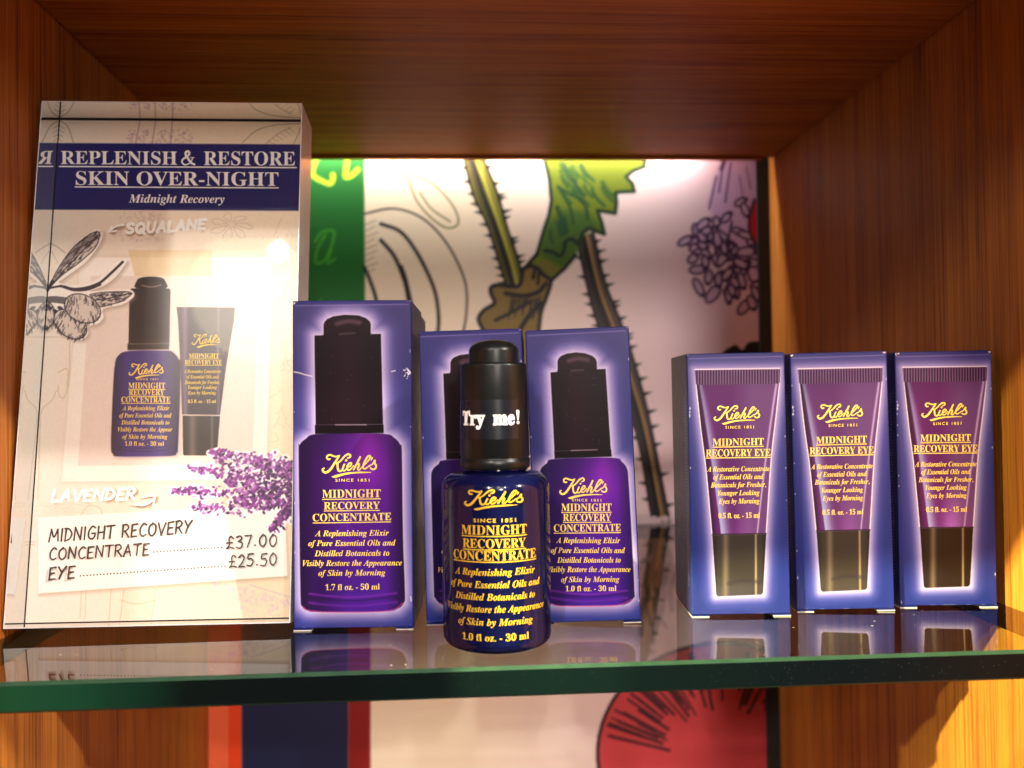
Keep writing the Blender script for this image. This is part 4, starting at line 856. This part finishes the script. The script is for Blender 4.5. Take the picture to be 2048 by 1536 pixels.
LT = ['navy eye cream box farthest from the wood wall in its row of three', 'navy eye cream box standing between the two other eye cream boxes', 'navy eye cream box at the right end of the row, against the wood wall']
TUBE_LOOK = [((42, 36, 36), (74, 28, 86), 0.3), ((46, 38, 34), (80, 38, 92), 0.4), ((27, 17, 13), (78, 22, 84), 0.9)]
for i_, (pose, lb, (cc_, mid_, pool_)) in enumerate(zip(PT, LT, TUBE_LOOK)):
    t1, mapt = carton('eye_cream_box', lb, 'box', 0.0394, 0.1049, 0.0375, CT1, pose, lambda c: paint_tube(c, i_, cc_, mid_, pool_), 'navy eye cream boxes in a row', 180, 460)
    ik = Ink(); logo(ik, 1428, 1519.5, 815.6, 846); ik.text('SINCE 1851', 'p', 1450.3, 1508, 862.2, 861.4, 5.4, 0.012, 70, 1.35)
    for t, a, b_, ya, yb, cp_ in (('MIDNIGHT', 1425.2, 1528, 896.4, 895, 13.8), ('RECOVERY EYE', 1310+290/S, 1310+658/S, 670+706/S, 670+703/S, 14)): ik.text(t, 'b', a, b_, ya, yb, cp_); ik.bar(a, ya+2.9, b_, yb+2.9, 1.7)
    for t, a, b_, y in (('A Restorative Concentrate', 297, 652, 792), ('of Essential Oils and', 332, 617, 837), ('Botanicals for Fresher,', 318, 632, 882), ('Younger Looking', 357, 595, 928), ('Eyes by Morning', 362, 595, 975)): ik.text(t, 'bi', 1310+a/S, 1310+b_/S, 670+y/S, 670+(y-3)/S, 9.8)
    ik.text('0.5 fl. oz. - 15 ml', 'b', 1310+362/S, 1310+595/S, 670+1056/S, 670+1053/S, 10)
    ik.build('gold_lettering', M_GOLD, t1, mapt)
    ik = Ink(); r = random.Random(5+i_)                              # column of illegible fine print along the side
    for q in range(60):
        z = 0.012+q*0.0013; ik.stroke([(0.004+r.uniform(0, 0.0006), z), (0.0052+r.uniform(0, 0.0012), z+r.uniform(-0.0003, 0.0003))], 0.00035, None, 0, 0)
    ik.build('fine_print', M_FINE, t1, lambda V, L: np.c_[np.full(len(V), -0.0394/2-0.00015)-L*2e-6, V[:, 0], V[:, 1]])

# ------------------------------------------------------------------ tester bottle
BX, BY, BR_ = 0.01345, 0.3287, 0.0196
def zat(py, y=BY):
    d = AX.T @ np.array([(991-CX)/FPX, -(py-CY)/FPX, 1.0]); return float((CAM + d*(y-CAM[1])/d[1])[2])
bot = thing('tester_bottle', 'cobalt glass dropper bottle with black cap and Try me sticker, nearest the shelf edge', 'bottle', (BX, BY, 0.0002))
zsh = zat(941); zcap0 = zat(937); zcap1 = zat(728); zbut = zat(681)
R = BR_
prof = [(0.001, 0.0008)] + [(R-0.0042, 0.0)] + arc(R-0.0042, 0.0042, 0.0042, -90, 0, 8)[1:] + arc(R-0.0058, zsh-0.0062, 0.0058, 0, 72, 10) + [(R-0.0085, zsh-0.0002), (0.0118, zsh+0.0005), (0.0116, zsh+0.002)]
body = lathe('glass_body', prof, M_COBALT, bot)
rc0, rc1 = 0.01275, 0.01215; zr = zcap0+0.0035
cap = lathe('dropper_cap', [(0.0118, zcap0+0.0004), (rc0-0.0004, zcap0+0.0002), (rc0, zcap0+0.0007), (rc0, zr), (rc0-0.0004, zr+0.0004), (rc0-0.0004, zr+0.0007), (rc0-0.0001, zr+0.0011), (rc1, zcap1-0.0012)] + arc(rc1-0.0009, zcap1-0.0010, 0.0009, 0, 90, 5)[1:] + [(0.0085, zcap1)], M_CAP, bot, smooth_angle=50)
rb = 0.0091; bt = zcap1+0.0001; lathe('push_button', [(rb, bt), (rb, bt+0.0042)] + [(rb*math.cos(math.radians(a))**0.8 if a < 90 else 0.0002, bt+0.0042+(zbut-bt-0.0042)*math.sin(math.radians(a))) for a in (8, 18, 28, 38, 48, 58, 68, 78, 86, 90)], M_CAP, bot, smooth_angle=60)
# wrap-round sticker on the cap
zs0, zs1 = zat(880, BY-0.012), zat(800.5, BY-0.012)
def cap_r(z): return rc0-0.0001+(rc1-rc0)*(z-zr)/(zcap1-zr)
ang = np.radians(np.linspace(-150, 39, 60)); V, F = [], []
for a in ang:
    for z in (zs0, zs1): rr = cap_r(z)+0.00018; V.append((rr*math.sin(a), -rr*math.cos(a), z))
for i in range(len(ang)-1): F.append((2*i, 2*i+2, 2*i+3, 2*i+1))
stk = mesh('sticker', V, F, M_STICK, bot, smooth=True)
# lettering is laid out on the unrolled cylinder: layout x -> angle, layout y -> height
def wrap(rad, xc, rpx, zfun, eps):
    def f(V, L):
        th = (V[:, 0]-xc)/rpx; rr = (rad(zfun(V[:, 1])) if callable(rad) else rad)+eps+L*4e-6
        return np.c_[rr*np.sin(th), -rr*np.cos(th), zfun(V[:, 1])]
    return f
pa, pb_ = zat(950, BY-R), zat(1300, BY-R)
zb = lambda y: pa+(pb_-pa)*(y-950)/350.0
XC = 982.0; kk = 1.29
ik = Ink(); logo(ik, XC-57, XC+57, 981, 1013.5, fat=1.0); ik.text('SINCE 1851', 'p', XC-38, XC+42, 1046, 1046, 7.2, 0.02, 70, 1.35)
def wd(i): return (xs3[i][1]-xs3[i][0])*kk/2
for t, i, y, cp_ in (('MIDNIGHT', 0, 1071, 19.5), ('RECOVERY', 1, 1098, 19), ('CONCENTRATE', 2, 1122.5, 19.5)): ik.text(t, 'b', XC-wd(i), XC+wd(i), y, y, cp_-1); ik.bar(XC-wd(i), y+3.4, XC+wd(i), y+3.4, 1.9, n_=30)
for t, i, y in zip(LINES, range(3, 8), (1153, 1178, 1202.5, 1227, 1253)): ik.text(t, 'bi', XC-wd(i), XC+wd(i), y, y, 13.4)
ik.text('1.0 fl oz. - 30 ml', 'b', XC-wd(8), XC+wd(8), 1284, 1284, 13.6)
ik.build('gold_lettering', M_GOLDB, body, wrap(R, 991.0, 107.0, zb, 0.00016))
qa, qb = zat(800, BY-0.0125), zat(880, BY-0.0125); zc = lambda y: qa+(qb-qa)*(y-800)/80.0
ik = Ink(); ik.text('Try', 'b', 905, 963, 850.5, 850.5, 27.5, 0.03); ik.text('me', 'b', 978, 1022, 850.5, 850.5, 27.5, 0.03)
ik.shape([(1025.5, 824), (1027, 822), (1032, 822), (1033.5, 824), (1031, 842), (1028, 842)], 1); ik.disc(1029.6, 847, 3.4, 1)
ik.build('white_lettering', M_WHITE2, stk, wrap(cap_r, 984.0, 68.0, zc, 0.0003))
